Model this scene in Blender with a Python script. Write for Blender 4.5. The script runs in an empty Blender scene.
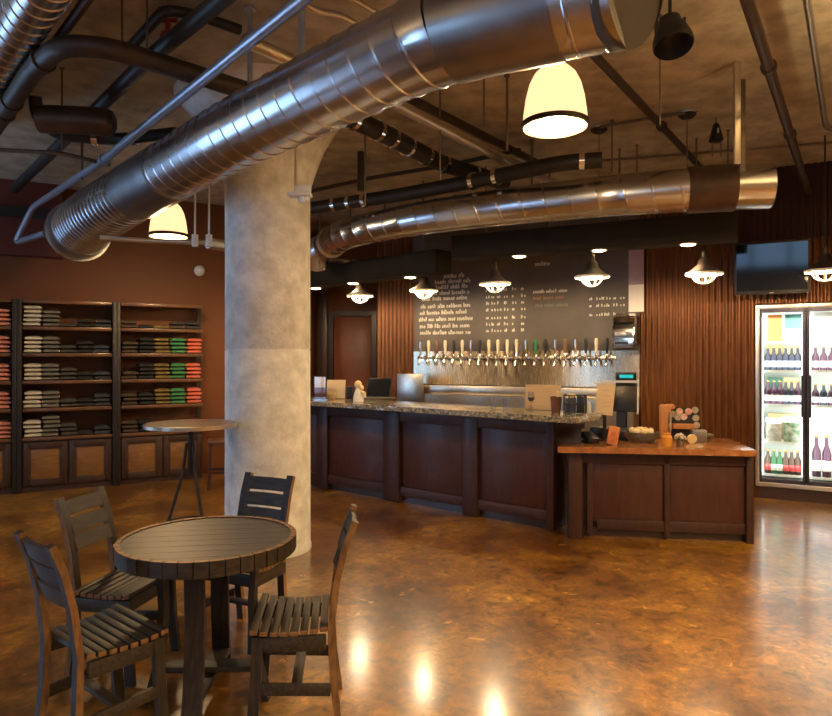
import bpy, bmesh, math, random
from mathutils import Vector, Matrix
random.seed(7)
C = bpy.context.scene.collection
PI = math.pi
F, CX, CY, CAMZ = 660.0, 416.0, 358.0, 1.6
CEIL = 3.75

# ---------------------------------------------------------------- helpers
def at(px, py, Y):
    """point of the room at depth Y on the line of sight through a photo pixel"""
    return Vector(((px - CX) / F * Y, Y, CAMZ - (py - CY) / F * Y))

def atz(px, py, Z):
    """point of the room at height Z on the line of sight through a photo pixel"""
    Y = (CAMZ - Z) * F / (py - CY)
    return Vector(((px - CX) / F * Y, Y, Z))

class B:
    def __init__(self):
        self.bm = bmesh.new()
    def box(self, c, s, rz=0.0, bev=0.0, rot=None, seg=2):
        t = bmesh.new()
        bmesh.ops.create_cube(t, size=1.0)
        bmesh.ops.scale(t, vec=Vector(s), verts=t.verts)
        if bev:
            bmesh.ops.bevel(t, geom=t.edges[:], offset=min(bev, min(s) * 0.49), segments=seg, affect='EDGES', profile=0.5)
        m = Matrix.Translation(Vector(c)) @ (rot.to_4x4() if rot else Matrix.Rotation(rz, 4, 'Z'))
        bmesh.ops.transform(t, matrix=m, verts=t.verts)
        self._add(t)
        return self
    def _add(self, t):
        vm = {}
        for v in t.verts:
            vm[v] = self.bm.verts.new(v.co)
        for f in t.faces:
            try:
                nf = self.bm.faces.new([vm[v] for v in f.verts])
                nf.material_index = f.material_index
            except ValueError:
                pass
        t.free()
    def bar(self, p0, p1, w, h, bev=0.0, up=(0, 0, 1)):
        p0, p1 = Vector(p0), Vector(p1)
        d = p1 - p0
        L = d.length
        y = d.normalized()
        up = Vector(up)
        if abs(y.dot(up)) > 0.98:
            up = Vector((0, 1, 0))
        x = y.cross(up).normalized()
        z = x.cross(y)
        self.box((p0 + p1) / 2, (w, L, h), bev=bev, rot=Matrix((x, y, z)).transposed())
        return self
    def tube(self, pts, r, seg=12, caps=True, tilt=0.0):
        pts = [Vector(p) for p in pts]
        n = len(pts)
        rs = r if isinstance(r, (list, tuple)) else [r] * n
        t0 = (pts[1] - pts[0]).normalized()
        up = Vector((0, 0, 1)) if abs(t0.z) < 0.9 else Vector((1, 0, 0))
        x = t0.cross(up).normalized()
        rings = []
        for i in range(n):
            if i == 0: t = pts[1] - pts[0]
            elif i == n - 1: t = pts[-1] - pts[-2]
            else: t = (pts[i + 1] - pts[i]).normalized() + (pts[i] - pts[i - 1]).normalized()
            t = t.normalized()
            x = (x - t * x.dot(t)).normalized()
            y = t.cross(x)
            ring = []
            for k in range(seg):
                a = 2 * PI * k / seg
                ring.append(self.bm.verts.new(pts[i] + (x * math.cos(a) + y * math.sin(a)) * rs[i] + t * (tilt * math.sin(a))))
            rings.append(ring)
        for i in range(n - 1):
            for k in range(seg):
                self.bm.faces.new((rings[i][k], rings[i][(k + 1) % seg], rings[i + 1][(k + 1) % seg], rings[i + 1][k]))
        if caps:
            self.bm.faces.new(rings[0][::-1])
            self.bm.faces.new(rings[-1])
        return self
    def lathe(self, prof, seg=24, c=(0, 0, 0), close=False):
        c = Vector(c)
        rings = []
        for (r, z) in prof:
            if r < 1e-6:
                rings.append([self.bm.verts.new(c + Vector((0, 0, z)))])
            else:
                rings.append([self.bm.verts.new(c + Vector((r * math.cos(2 * PI * k / seg), r * math.sin(2 * PI * k / seg), z))) for k in range(seg)])
        pairs = list(zip(rings[:-1], rings[1:]))
        if close: pairs.append((rings[-1], rings[0]))
        for a, b in pairs:
            for k in range(seg):
                k2 = (k + 1) % seg
                if len(a) == 1 and len(b) == 1: continue
                if len(a) == 1: self.bm.faces.new((a[0], b[k2], b[k]))
                elif len(b) == 1: self.bm.faces.new((a[k], a[k2], b[0]))
                else: self.bm.faces.new((a[k], a[k2], b[k2], b[k]))
        return self
    def prism(self, poly, z0, z1, bev=0.0):
        t = bmesh.new()
        lo = [t.verts.new((p[0], p[1], z0)) for p in poly]
        hi = [t.verts.new((p[0], p[1], z1)) for p in poly]
        n = len(poly)
        t.faces.new(lo[::-1]); t.faces.new(hi)
        for k in range(n):
            t.faces.new((lo[k], lo[(k + 1) % n], hi[(k + 1) % n], hi[k]))
        if bev:
            bmesh.ops.bevel(t, geom=t.edges[:], offset=bev, segments=2, affect='EDGES', profile=0.5)
        self._add(t)
        return self
    def quad(self, a, b, c, d):
        self.bm.faces.new([self.bm.verts.new(Vector(p)) for p in (a, b, c, d)])
        return self
    def ball(self, c, r, sc=(1, 1, 1), u=12, v=8):
        t = bmesh.new()
        bmesh.ops.create_uvsphere(t, u_segments=u, v_segments=v, radius=r)
        bmesh.ops.transform(t, matrix=Matrix.Translation(Vector(c)) @ Matrix.Diagonal((*sc, 1)), verts=t.verts)
        self._add(t)
        return self
    def jitter(self, a, seed=0):
        rr = random.Random(seed)
        for v in self.bm.verts:
            v.co += Vector((rr.uniform(-a, a), rr.uniform(-a, a), rr.uniform(-a, a)))
        return self

def obj(name, b, mat, parent=None, loc=(0, 0, 0), rz=0.0, ang=35, mat2=None, pick=None):
    me = bpy.data.meshes.new(name)
    b.bm.normal_update()
    bmesh.ops.recalc_face_normals(b.bm, faces=b.bm.faces[:])
    if mat2 and pick:
        for f in b.bm.faces:
            if pick(f): f.material_index = 1
    b.bm.to_mesh(me)
    b.bm.free()
    me.materials.append(mat)
    if mat2: me.materials.append(mat2)
    me.shade_smooth()
    me.set_sharp_from_angle(angle=math.radians(ang))
    o = bpy.data.objects.new(name, me)
    o.location = loc
    o.rotation_euler = (0, 0, rz)
    if parent: o.parent = parent
    C.objects.link(o)
    return o

def tag(o, label, cat, group=None, kind=None):
    o['label'] = label; o['category'] = cat
    if group: o['group'] = group
    if kind: o['kind'] = kind
    return o

def thing(name, label, cat, loc=(0, 0, 0), rz=0.0, group=None):
    o = bpy.data.objects.new(name, None)
    C.objects.link(o)
    o.empty_display_size = 0.1
    o.location = loc; o.rotation_euler = (0, 0, rz)
    return tag(o, label, cat, group)

def struct(name, b, mat, parent=None, ang=35, **kw):
    o = obj(name, b, mat, parent, ang=ang, **kw)
    if not parent: o['kind'] = 'structure'
    return o

def dup(root, loc, rz, label):
    r = root.copy(); C.objects.link(r)
    r.location = loc; r.rotation_euler = (0, 0, rz); r['label'] = label
    for ch in list(root.children):
        c = ch.copy(); C.objects.link(c); c.parent = r
        for g in ch.children:
            d = g.copy(); C.objects.link(d); d.parent = c
    return r

def smooth_path(pts, n=8):
    pts = [Vector(p) for p in pts]
    P = [pts[0] * 2 - pts[1]] + pts + [pts[-1] * 2 - pts[-2]]
    out = []
    for i in range(1, len(P) - 2):
        for k in range(n):
            t = k / n
            a, b, c, d = P[i - 1], P[i], P[i + 1], P[i + 2]
            out.append(0.5 * ((2 * b) + (c - a) * t + (2 * a - 5 * b + 4 * c - d) * t * t + (3 * b - a - 3 * c + d) * t ** 3))
    out.append(pts[-1])
    return out

def elbow_path(pts, r=0.15, n=5):
    """polyline with rounded corners"""
    pts = [Vector(p) for p in pts]
    out = [pts[0]]
    for i in range(1, len(pts) - 1):
        a, b, c = pts[i - 1], pts[i], pts[i + 1]
        d0 = (a - b); d1 = (c - b)
        rr = min(r, d0.length * 0.45, d1.length * 0.45)
        p0 = b + d0.normalized() * rr; p1 = b + d1.normalized() * rr
        for k in range(n + 1):
            t = k / n
            out.append((1 - t) ** 2 * p0 + 2 * t * (1 - t) * b + t * t * p1)
    out.append(pts[-1])
    return out

ORD = ['first', 'second', 'third', 'fourth', 'fifth', 'sixth', 'seventh', 'eighth', 'ninth', 'tenth', 'eleventh', 'twelfth',
       'thirteenth', 'fourteenth', 'fifteenth', 'sixteenth', 'seventeenth', 'eighteenth', 'nineteenth', 'twentieth', 'twenty-first']

# ---------------------------------------------------------------- materials
def mat(name, c1, c2=None, scale=4.0, rough=0.5, metal=0.0, bump=0.0, stretch=(1, 1, 1), coat=0.0, detail=5.0, c3=None, rvar=0.0, spec=0.5,
        lo=0.35, hi=0.65, bscale=None):
    m = bpy.data.materials.new(name)
    m.use_nodes = True
    nt = m.node_tree
    p = nt.nodes['Principled BSDF']
    p.inputs['Roughness'].default_value = rough
    p.inputs['Metallic'].default_value = metal
    p.inputs['Coat Weight'].default_value = coat
    p.inputs['Coat Roughness'].default_value = 0.12
    p.inputs['Specular IOR Level'].default_value = spec
    p.inputs['Base Color'].default_value = (*c1, 1)
    c2 = c2 or tuple(x * 0.8 for x in c1)
    tc = nt.nodes.new('ShaderNodeTexCoord')
    mp = nt.nodes.new('ShaderNodeMapping')
    mp.inputs['Scale'].default_value = stretch
    nt.links.new(tc.outputs['Object'], mp.inputs['Vector'])
    nz = nt.nodes.new('ShaderNodeTexNoise')
    nz.inputs['Scale'].default_value = scale
    nz.inputs['Detail'].default_value = detail
    nz.inputs['Roughness'].default_value = 0.6
    nt.links.new(mp.outputs['Vector'], nz.inputs['Vector'])
    rp = nt.nodes.new('ShaderNodeValToRGB')
    e = rp.color_ramp.elements
    e[0].position, e[1].position = lo, hi
    e[0].color = (*c1, 1); e[1].color = (*c2, 1)
    if c3:
        k = e.new(hi + 0.1); k.color = (*c3, 1)
    nt.links.new(nz.outputs['Fac'], rp.inputs['Fac'])
    nt.links.new(rp.outputs['Color'], p.inputs['Base Color'])
    if rvar:
        mr = nt.nodes.new('ShaderNodeMapRange')
        mr.inputs['To Min'].default_value = max(0.02, rough - rvar); mr.inputs['To Max'].default_value = rough + rvar
        nt.links.new(nz.outputs['Fac'], mr.inputs['Value'])
        nt.links.new(mr.outputs['Result'], p.inputs['Roughness'])
    if bump:
        bp = nt.nodes.new('ShaderNodeBump')
        bp.inputs['Strength'].default_value = bump
        bp.inputs['Distance'].default_value = 0.01
        if bscale:
            n2 = nt.nodes.new('ShaderNodeTexNoise'); n2.inputs['Scale'].default_value = bscale; n2.inputs['Detail'].default_value = 4
            nt.links.new(mp.outputs['Vector'], n2.inputs['Vector'])
            nt.links.new(n2.outputs['Fac'], bp.inputs['Height'])
        else:
            nt.links.new(nz.outputs['Fac'], bp.inputs['Height'])
        nt.links.new(bp.outputs['Normal'], p.inputs['Normal'])
    return m

def brushed(m, aniso=0.8, rot=0.0):
    nt = m.node_tree; p = nt.nodes['Principled BSDF']
    tg = nt.nodes.new('ShaderNodeCombineXYZ'); tg.inputs['Z'].default_value = 1.0     # brushed grain of the upright sheets
    nt.links.new(tg.outputs['Vector'], p.inputs['Tangent'])
    p.inputs['Anisotropic'].default_value = aniso; p.inputs['Anisotropic Rotation'].default_value = rot

def emis(name, c, s):
    m = bpy.data.materials.new(name); m.use_nodes = True
    p = m.node_tree.nodes['Principled BSDF']
    p.inputs['Base Color'].default_value = (*c, 1)
    p.inputs['Emission Color'].default_value = (*c, 1)
    p.inputs['Emission Strength'].default_value = s
    p.inputs['Roughness'].default_value = 0.4
    return m

def glass(name, tint=(1, 1, 1), gloss=0.08):
    m = bpy.data.materials.new(name); m.use_nodes = True
    nt = m.node_tree; nt.nodes.remove(nt.nodes['Principled BSDF'])
    out = nt.nodes['Material Output']
    mx = nt.nodes.new('ShaderNodeMixShader'); mx.inputs['Fac'].default_value = gloss
    tr = nt.nodes.new('ShaderNodeBsdfTransparent'); tr.inputs['Color'].default_value = (*tint, 1)
    gl = nt.nodes.new('ShaderNodeBsdfGlossy'); gl.inputs['Roughness'].default_value = 0.03
    nt.links.new(tr.outputs[0], mx.inputs[1]); nt.links.new(gl.outputs[0], mx.inputs[2])
    nt.links.new(mx.outputs[0], out.inputs['Surface'])
    return m

def floor_material():
    m = bpy.data.materials.new('stained_concrete'); m.use_nodes = True
    nt = m.node_tree; p = nt.nodes['Principled BSDF']
    tc = nt.nodes.new('ShaderNodeTexCoord')
    def noise(s, d, r=0.6, dist=0.0):
        n = nt.nodes.new('ShaderNodeTexNoise')
        n.inputs['Scale'].default_value = s; n.inputs['Detail'].default_value = d
        n.inputs['Roughness'].default_value = r; n.inputs['Distortion'].default_value = dist
        nt.links.new(tc.outputs['Object'], n.inputs['Vector']); return n
    def ramp(src, stops):
        r = nt.nodes.new('ShaderNodeValToRGB'); e = r.color_ramp.elements
        e[0].position, e[0].color = stops[0][0], (*stops[0][1], 1)
        e[1].position, e[1].color = stops[-1][0], (*stops[-1][1], 1)
        for s in stops[1:-1]:
            k = e.new(s[0]); k.color = (*s[1], 1)
        nt.links.new(src, r.inputs['Fac']); return r
    def mix(fac, a, b, mode='MIX'):
        x = nt.nodes.new('ShaderNodeMix'); x.data_type = 'RGBA'; x.blend_type = mode
        if isinstance(fac, float): x.inputs['Factor'].default_value = fac
        else: nt.links.new(fac, x.inputs['Factor'])
        nt.links.new(a, x.inputs['A']); nt.links.new(b, x.inputs['B']); return x.outputs['Result']
    n1 = noise(1.3, 9, 0.68, 0.5)
    base = ramp(n1.outputs['Fac'], [(0.32, (0.070, 0.024, 0.003)), (0.45, (0.150, 0.060, 0.007)), (0.55, (0.25, 0.112, 0.013)), (0.68, (0.42, 0.22, 0.032))])
    n2 = noise(11.0, 10, 0.78, 0.8)
    mott = ramp(n2.outputs['Fac'], [(0.36, (0.22, 0.19, 0.16)), (0.48, (0.85, 0.85, 0.85)), (0.58, (1.35, 1.3, 1.2)), (0.68, (2.3, 2.25, 1.9))])
    col = mix(0.9, base.outputs['Color'], mott.outputs['Color'], 'MULTIPLY')
    n3 = noise(7.0, 3, 0.55, 0.6)
    f3 = ramp(n3.outputs['Fac'], [(0.68, (0, 0, 0)), (0.72, (0.8, 0.8, 0.8))])
    pale = ramp(n2.outputs['Fac'], [(0.3, (0.46, 0.22, 0.03)), (0.7, (0.66, 0.38, 0.09))])
    col = mix(f3.outputs['Color'], col, pale.outputs['Color'])
    nt.links.new(col, p.inputs['Base Color'])
    rr = nt.nodes.new('ShaderNodeMapRange'); rr.inputs['To Min'].default_value = 0.22; rr.inputs['To Max'].default_value = 0.42
    nt.links.new(n2.outputs['Fac'], rr.inputs['Value']); nt.links.new(rr.outputs['Result'], p.inputs['Roughness'])
    p.inputs['Specular IOR Level'].default_value = 0.6
    p.inputs['Coat Weight'].default_value = 0.75; p.inputs['Coat Roughness'].default_value = 0.16
    bp = nt.nodes.new('ShaderNodeBump'); bp.inputs['Strength'].default_value = 0.10; bp.inputs['Distance'].default_value = 0.01
    nt.links.new(n2.outputs['Fac'], bp.inputs['Height']); nt.links.new(bp.outputs['Normal'], p.inputs['Normal'])
    return m

M = {}
M['floor'] = floor_material()
M['ceiling'] = mat('cast_concrete_ceiling', (0.30, 0.255, 0.175), (0.50, 0.43, 0.30), 5.0, 0.85, bump=0.8, c3=(0.58, 0.51, 0.37), detail=10, bscale=9)
M['column'] = mat('cast_concrete_column', (0.60, 0.59, 0.54), (0.86, 0.85, 0.80), 7.0, 0.75, bump=0.7, c3=(0.92, 0.91, 0.86), detail=14, bscale=26)
M['wall_paint'] = mat('burnt_orange_paint', (0.135, 0.038, 0.004), (0.155, 0.044, 0.005), 2.0, 0.6, bump=0.05)
M['wall_red'] = mat('dark_red_paint', (0.10, 0.018, 0.010), (0.12, 0.022, 0.012), 2.0, 0.7)
M['wall_plain'] = mat('tan_plaster', (0.34, 0.24, 0.15), (0.38, 0.27, 0.17), 2.0, 0.85)
M['rust'] = mat('rusted_corrugated_steel', (0.105, 0.036, 0.009), (0.165, 0.062, 0.016), 6.0, 0.40, 0.5, c3=(0.075, 0.028, 0.008), stretch=(3, 3, 0.5), rvar=0.1)
M['chalk_board'] = mat('chalkboard_slate', (0.085, 0.070, 0.054), (0.11, 0.09, 0.07), 3.0, 0.6)
M['chalk'] = mat('white_chalk', (0.80, 0.74, 0.62), (0.6, 0.55, 0.45), 40, 0.9)
M['chalk_orange'] = mat('orange_chalk', (0.36, 0.19, 0.12), (0.28, 0.15, 0.1), 40, 0.9)
M['chalk_green'] = mat('green_chalk', (0.22, 0.22, 0.16), (0.17, 0.17, 0.13), 40, 0.9)
M['steel'] = mat('brushed_stainless', (0.52, 0.42, 0.29), (0.60, 0.49, 0.35), 30, 0.26, 1.0, stretch=(6, 6, 0.2), rvar=0.08)
brushed(M['steel'])
M['steel_plain'] = mat('satin_stainless', (0.62, 0.55, 0.45), (0.70, 0.63, 0.52), 20, 0.33, 1.0)
M['chrome'] = mat('chrome', (0.85, 0.83, 0.80), (0.8, 0.78, 0.75), 10, 0.10, 1.0)
M['galv'] = mat('galvanised_duct', (0.50, 0.50, 0.52), (0.60, 0.60, 0.63), 3, 0.26, 1.0, rvar=0.02, detail=2)
M['galv_dark'] = mat('dull_galvanised_sleeve', (0.26, 0.25, 0.25), (0.33, 0.32, 0.32), 4, 0.36, 1.0, rvar=0.02, detail=2)
M['brown_sleeve'] = mat('brown_sleeve', (0.07, 0.045, 0.028), (0.10, 0.06, 0.04), 9, 0.45, 0.6)
M['conduit'] = mat('painted_conduit', (0.38, 0.42, 0.50), (0.45, 0.48, 0.55), 8, 0.35, 0.7)
M['conduit_warm'] = mat('zinc_conduit', (0.55, 0.50, 0.42), (0.62, 0.56, 0.47), 8, 0.33, 0.9)
M['iron'] = mat('black_iron_pipe', (0.022, 0.018, 0.015), (0.035, 0.028, 0.022), 8, 0.5, 0.3)
M['iron_brown'] = mat('brown_iron_pipe', (0.040, 0.025, 0.016), (0.06, 0.038, 0.024), 8, 0.5, 0.2)
M['rod'] = mat('threaded_rod_steel', (0.16, 0.13, 0.10), (0.2, 0.16, 0.12), 20, 0.45, 0.8)
M['soffit'] = mat('dark_olive_beam_paint', (0.022, 0.017, 0.010), (0.03, 0.023, 0.014), 4, 0.8, spec=0.2)
M['stave'] = mat('weathered_barrel_stave', (0.008, 0.0055, 0.0035), (0.046, 0.030, 0.016), 7, 0.5, stretch=(1, 9, 9), bump=0.25, rvar=0.1)
M['stave_leg'] = mat('weathered_barrel_stave_upright', (0.007, 0.005, 0.0035), (0.034, 0.023, 0.013), 7, 0.5, stretch=(9, 9, 1), bump=0.25, rvar=0.1)
M['stave_edge'] = mat('sawn_oak_edge', (0.26, 0.125, 0.04), (0.11, 0.055, 0.02), 12, 0.5, stretch=(4, 4, 1))
M['table_top'] = mat('dark_stained_planks', (0.006, 0.004, 0.0025), (0.022, 0.014, 0.0075), 6, 0.42, stretch=(1, 10, 1), bump=0.2, coat=0.06)
M['dark_wood'] = mat('dark_stained_wood', (0.030, 0.012, 0.007), (0.050, 0.021, 0.012), 5, 0.40, stretch=(2, 2, 9), coat=0.1)
M['bar_wood'] = mat('mahogany_bar_front', (0.034, 0.012, 0.009), (0.050, 0.019, 0.013), 5, 0.46, stretch=(6, 6, 1), coat=0.04, spec=0.35)
M['bar_panel'] = mat('mahogany_bar_panel', (0.046, 0.014, 0.009), (0.066, 0.022, 0.013), 4, 0.44, stretch=(6, 6, 1), coat=0.04, spec=0.35)
M['shelf_wood'] = mat('walnut_shelf_board', (0.095, 0.040, 0.018), (0.15, 0.065, 0.03), 5, 0.33, stretch=(1, 8, 8), coat=0.2)
M['shelf_frame'] = mat('black_rack_frame', (0.012, 0.009, 0.008), (0.02, 0.014, 0.012), 5, 0.5)
M['cab_panel'] = mat('golden_oak_panel', (0.17, 0.075, 0.018), (0.26, 0.12, 0.032), 6, 0.38, stretch=(1, 1, 7), coat=0.1)
M['counter_wood'] = mat('live_edge_counter', (0.26, 0.095, 0.03), (0.38, 0.15, 0.05), 5, 0.22, stretch=(1, 9, 1), coat=0.5)
M['granite'] = mat('speckled_granite', (0.10, 0.085, 0.06), (0.42, 0.36, 0.25), 38, 0.16, coat=0.3, detail=8, lo=0.42, hi=0.62)
M['black'] = mat('black_plastic', (0.012, 0.012, 0.013), (0.016, 0.016, 0.017), 6, 0.35)
M['matt_black'] = mat('matt_black_metal', (0.010, 0.009, 0.008), (0.014, 0.012, 0.01), 6, 0.6)
M['screen'] = mat('black_glass_screen', (0.006, 0.008, 0.012), (0.007, 0.009, 0.013), 3, 0.07, spec=0.8)
M['white_plastic'] = mat('white_plastic', (0.72, 0.74, 0.78), (0.68, 0.7, 0.74), 5, 0.4)
M['cream'] = mat('cream_card', (0.72, 0.58, 0.38), (0.78, 0.63, 0.42), 4, 0.7)
M['paper'] = mat('white_paper', (0.80, 0.76, 0.68), (0.84, 0.80, 0.72), 4, 0.7)
M['lilac'] = mat('lilac_banner', (0.36, 0.25, 0.28), (0.42, 0.30, 0.33), 5, 0.7)
M['orange_wood'] = mat('orange_pine', (0.50, 0.20, 0.065), (0.60, 0.26, 0.09), 7, 0.45, stretch=(5, 5, 1))
M['tan_wood'] = mat('pale_ply', (0.58, 0.40, 0.20), (0.66, 0.46, 0.24), 6, 0.5, stretch=(1, 1, 6))
M['brown_leather'] = mat('brown_leather_cup', (0.12, 0.045, 0.025), (0.16, 0.06, 0.03), 9, 0.4)
M['bowl'] = mat('dark_woven_bowl', (0.09, 0.07, 0.05), (0.16, 0.125, 0.09), 40, 0.6, bump=0.5)
M['cork'] = mat('cream_candy', (0.72, 0.55, 0.28), (0.80, 0.66, 0.40), 12, 0.5)
M['amber'] = mat('amber_jar', (0.55, 0.22, 0.03), (0.65, 0.30, 0.05), 8, 0.25)
M['red'] = mat('red_valve_paint', (0.35, 0.04, 0.02), None, 8, 0.45)
M['navy'] = mat('navy_cloth', (0.03, 0.045, 0.10), (0.06, 0.08, 0.15), 12, 0.7)
M['enamel'] = mat('white_enamel', (0.85, 0.78, 0.70), (0.88, 0.81, 0.73), 4, 0.35)
M['copper_shade'] = mat('rust_brown_shade', (0.016, 0.007, 0.004), (0.022, 0.009, 0.005), 8, 0.8, 0.0)
M['ring'] = mat('dark_bronze_ring', (0.05, 0.038, 0.025), None, 8, 0.4, 0.6)
M['fridge_frame'] = mat('aluminium_frame', (0.55, 0.53, 0.52), (0.6, 0.58, 0.57), 10, 0.35, 0.8)
M['door_frame'] = mat('dark_anodised_frame', (0.06, 0.055, 0.08), (0.08, 0.07, 0.10), 6, 0.35, 0.5)
M['fridge_inner'] = mat('white_fridge_liner', (0.82, 0.86, 0.84), (0.86, 0.9, 0.88), 4, 0.5)
M['yellow'] = mat('yellow_poster', (0.72, 0.23, 0.003), (0.75, 0.25, 0.004), 4, 0.6)
M['teal'] = mat('green_teal_sign', (0.05, 0.16, 0.12), (0.08, 0.24, 0.18), 14, 0.5)
M['cap_gold'] = mat('gold_bottle_cap', (0.55, 0.36, 0.10), None, 8, 0.4, 0.6)
M['lit_bulb'] = emis('lit_bulb', (1.0, 0.72, 0.42), 40)
M['lit_shade'] = emis('lit_prismatic_shade', (0.88, 0.56, 0.28), 1.1)
M['lit_spot'] = emis('lit_recessed_lens', (1.0, 0.70, 0.34), 22)
M['led'] = emis('lit_fridge_tube', (0.95, 1.0, 0.95), 4)
M['cyan'] = emis('lit_cyan_display', (0.0, 0.42, 0.50), 0.55)
M['daylight'] = emis('daylit_window_pane', (0.36, 0.62, 1.0), 1.5)
M['glass'] = glass('door_glass', (0.97, 0.99, 0.98), 0.06)
M['clear'] = glass('clear_glass', (0.93, 0.93, 0.92), 0.06)

# ---------------------------------------------------------------- camera
cam = bpy.data.cameras.new('camera')
cam.sensor_fit = 'HORIZONTAL'; cam.sensor_width = 36.0; cam.lens = F / 832.0 * 36.0
cam.clip_start = 0.05
co = bpy.data.objects.new('camera', cam); C.objects.link(co)
co.location = (0, 0, CAMZ); co.rotation_euler = (PI / 2, 0, 0)
bpy.context.scene.camera = co

# ---------------------------------------------------------------- setting
WL0 = Vector((-4.86, 8.19, 0)); WLD = Vector((0.889, 0.459, 0)).normalized()     # left wall behind the shirt racks
BW0 = Vector((1.10, 9.10, 0)); BWD = Vector((0.879, -0.476, 0)).normalized()     # back wall behind the taps
BWN = Vector((BWD.y, -BWD.x, 0)); BWN = BWN if BWN.y < 0 else -BWN               # towards the room
BWA = math.atan2(BWD.y, BWD.x)
WLA = math.atan2(WLD.y, WLD.x)

def bw(s, off=0.0, z=0.0):
    p = BW0 + BWD * s + BWN * off
    return Vector((p.x, p.y, z))
def bw_s(px):
    k = (px - CX) / F
    return (k * BW0.y - BW0.x) / (BWD.x - k * BWD.y)
def bw_z(px, py):
    p = bw(bw_s(px))
    return CAMZ + (CY - py) / F * p.y

K0 = WL0 + WLD * -3.0
K1 = WL0 + WLD * 3.53
A1 = Vector((-1.95, 11.3, 0)); A2 = Vector((-0.66, 11.3, 0))
SL = bw_s(378)
K3 = bw(SL)
SR = 5.0
K4 = bw(SR)
room = [K0, K1, A1, A2, K3, K4, Vector((K4.x, -3.2, 0)), Vector((K0.x, -3.2, 0))]

def wall_slab(p, q, z0, z1, th=0.12, outward=None):
    """a wall from p to q, its room face on the line p-q, thickness away from the room"""
    p, q = Vector(p), Vector(q)
    d = (q - p).normalized(); n = Vector((-d.y, d.x, 0))
    inside = Vector((0, 4, 0))
    if n.dot(inside - p) > 0: n = -n
    a, b, c, e = p, q, q + n * th, p + n * th
    return B().prism([(a.x, a.y), (b.x, b.y), (c.x, c.y), (e.x, e.y)], z0, z1)

big = [(K0.x - .3, -3.5), (K4.x + .3, -3.5), (K4.x + .3, 12), (K0.x - .3, 12)]
struct('floor', B().prism(big, -0.12, 0), M['floor'])
struct('ceiling', B().prism(big, CEIL, CEIL + 0.2), M['ceiling'])
struct('wall_left', wall_slab(K0, K1, 0, CEIL), M['wall_paint'])
o = struct('wall_alcove_side', B().bar((K1.x - .06, K1.y + .05, CEIL / 2), (A1.x - .06, A1.y, CEIL / 2), 0.1, CEIL), M['wall_paint'])
struct('wall_alcove', wall_slab(A1, A2, 0, CEIL), M['wall_paint'])
struct('wall_alcove_return', B().bar((A2.x + .06, A2.y, CEIL / 2), (K3.x + .06, K3.y + .1, CEIL / 2), 0.1, CEIL), M['wall_paint'])
struct('wall_right', wall_slab(K4, room[6], 0, CEIL), M['wall_plain'])
struct('wall_front', wall_slab(room[6], room[7], 0, CEIL), M['wall_plain'])
struct('wall_side', wall_slab(room[7], K0, 0, CEIL), M['wall_plain'])

SF0, SF1 = bw_s(757.5), bw_s(757.5) + 1.0       # fridge opening
FZ0, FZ1 = 0.15, 2.20
SC0, SC1 = bw_s(415), bw_s(640)                 # chalkboard

def back_piece(name, s0, s1, z0, z1, m):
    return struct(name, wall_slab(bw(s0, -0.02), bw(s1, -0.02), z0, z1), m)
back_piece('wall_back', SL, SF0, 0, CEIL, M['wall_red'])
back_piece('wall_back_above_fridge', SF0, SF1, FZ1, CEIL, M['wall_red'])
back_piece('wall_back_right', SF1, SR, 0, CEIL, M['wall_red'])

def corr_mesh(s0, s1, z0, z1, pitch=0.068, amp=0.015, base=0.004):
    b = B()
    n = int((s1 - s0) / pitch * 8)
    prev = None
    for i in range(n + 1):
        s = s0 + (s1 - s0) * i / n
        off = base + amp * (1 + math.sin(2 * PI * (s - s0) / pitch))
        lo = b.bm.verts.new(bw(s, off, z0)); hi = b.bm.verts.new(bw(s, off, z1))
        lb = b.bm.verts.new(bw(s, -0.015, z0)); hb = b.bm.verts.new(bw(s, -0.015, z1))
        if prev:
            b.bm.faces.new((prev[0], lo, hi, prev[1])); b.bm.faces.new((prev[2], prev[3], hb, lb))
            b.bm.faces.new((prev[1], hi, hb, prev[3])); b.bm.faces.new((prev[0], prev[2], lb, lo))
        prev = (lo, hi, lb, hb)
    return b
def corrugated(name, s0, s1, z0, z1):
    return struct(name, corr_mesh(s0, s1, z0, z1), M['rust'], ang=80)
corrugated('wall_cladding_left', SL, SC0, 0.0, CEIL)
corrugated('wall_cladding_middle', SC1 + 0.005, SF0, 0.0, CEIL)
corrugated('wall_cladding_over_fridge', SF0, SF1, FZ1 + 0.02, CEIL)
corrugated('wall_cladding_right', SF1, SR, 0.0, CEIL)
M['maroon_steel'] = mat('dark_maroon_corrugated_steel', (0.028, 0.008, 0.006), (0.04, 0.011, 0.008), 6, 0.6)
struct('trim_4', corr_mesh(bw_s(738), SR, 2.93, CEIL, base=0.03), M['maroon_steel'], ang=80)  # darker maroon ribbed panel over the upper right cladding

# alcove door and post
struct('trim_1', B().box((at(322.5, 300, 11.1).x, 11.1, CEIL / 2), (0.16, 0.16, CEIL), bev=0.01), M['dark_wood'])
dr = bpy.data.objects.new('door_1', None); C.objects.link(dr); dr['kind'] = 'structure'
dx0, dx1 = at(331, 0, 11.25).x, at(374, 0, 11.25).x
dr.location = ((dx0 + dx1) / 2, 11.26, 0)
M['door'] = mat('red_brown_door', (0.17, 0.045, 0.014), (0.20, 0.055, 0.018), 4, 0.4, stretch=(6, 6, 1))
obj('door_panel', B().box((0, 0, 1.15), (dx1 - dx0 - .1, 0.05, 2.3), bev=.006), M['door'], dr)
fb = B()
fb.box((-(dx1 - dx0) / 2, 0, 1.17), (0.08, 0.09, 2.34)).box(((dx1 - dx0) / 2, 0, 1.17), (0.08, 0.09, 2.34)).box((0, 0, 2.36), (dx1 - dx0 + .08, 0.09, 0.08))
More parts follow.
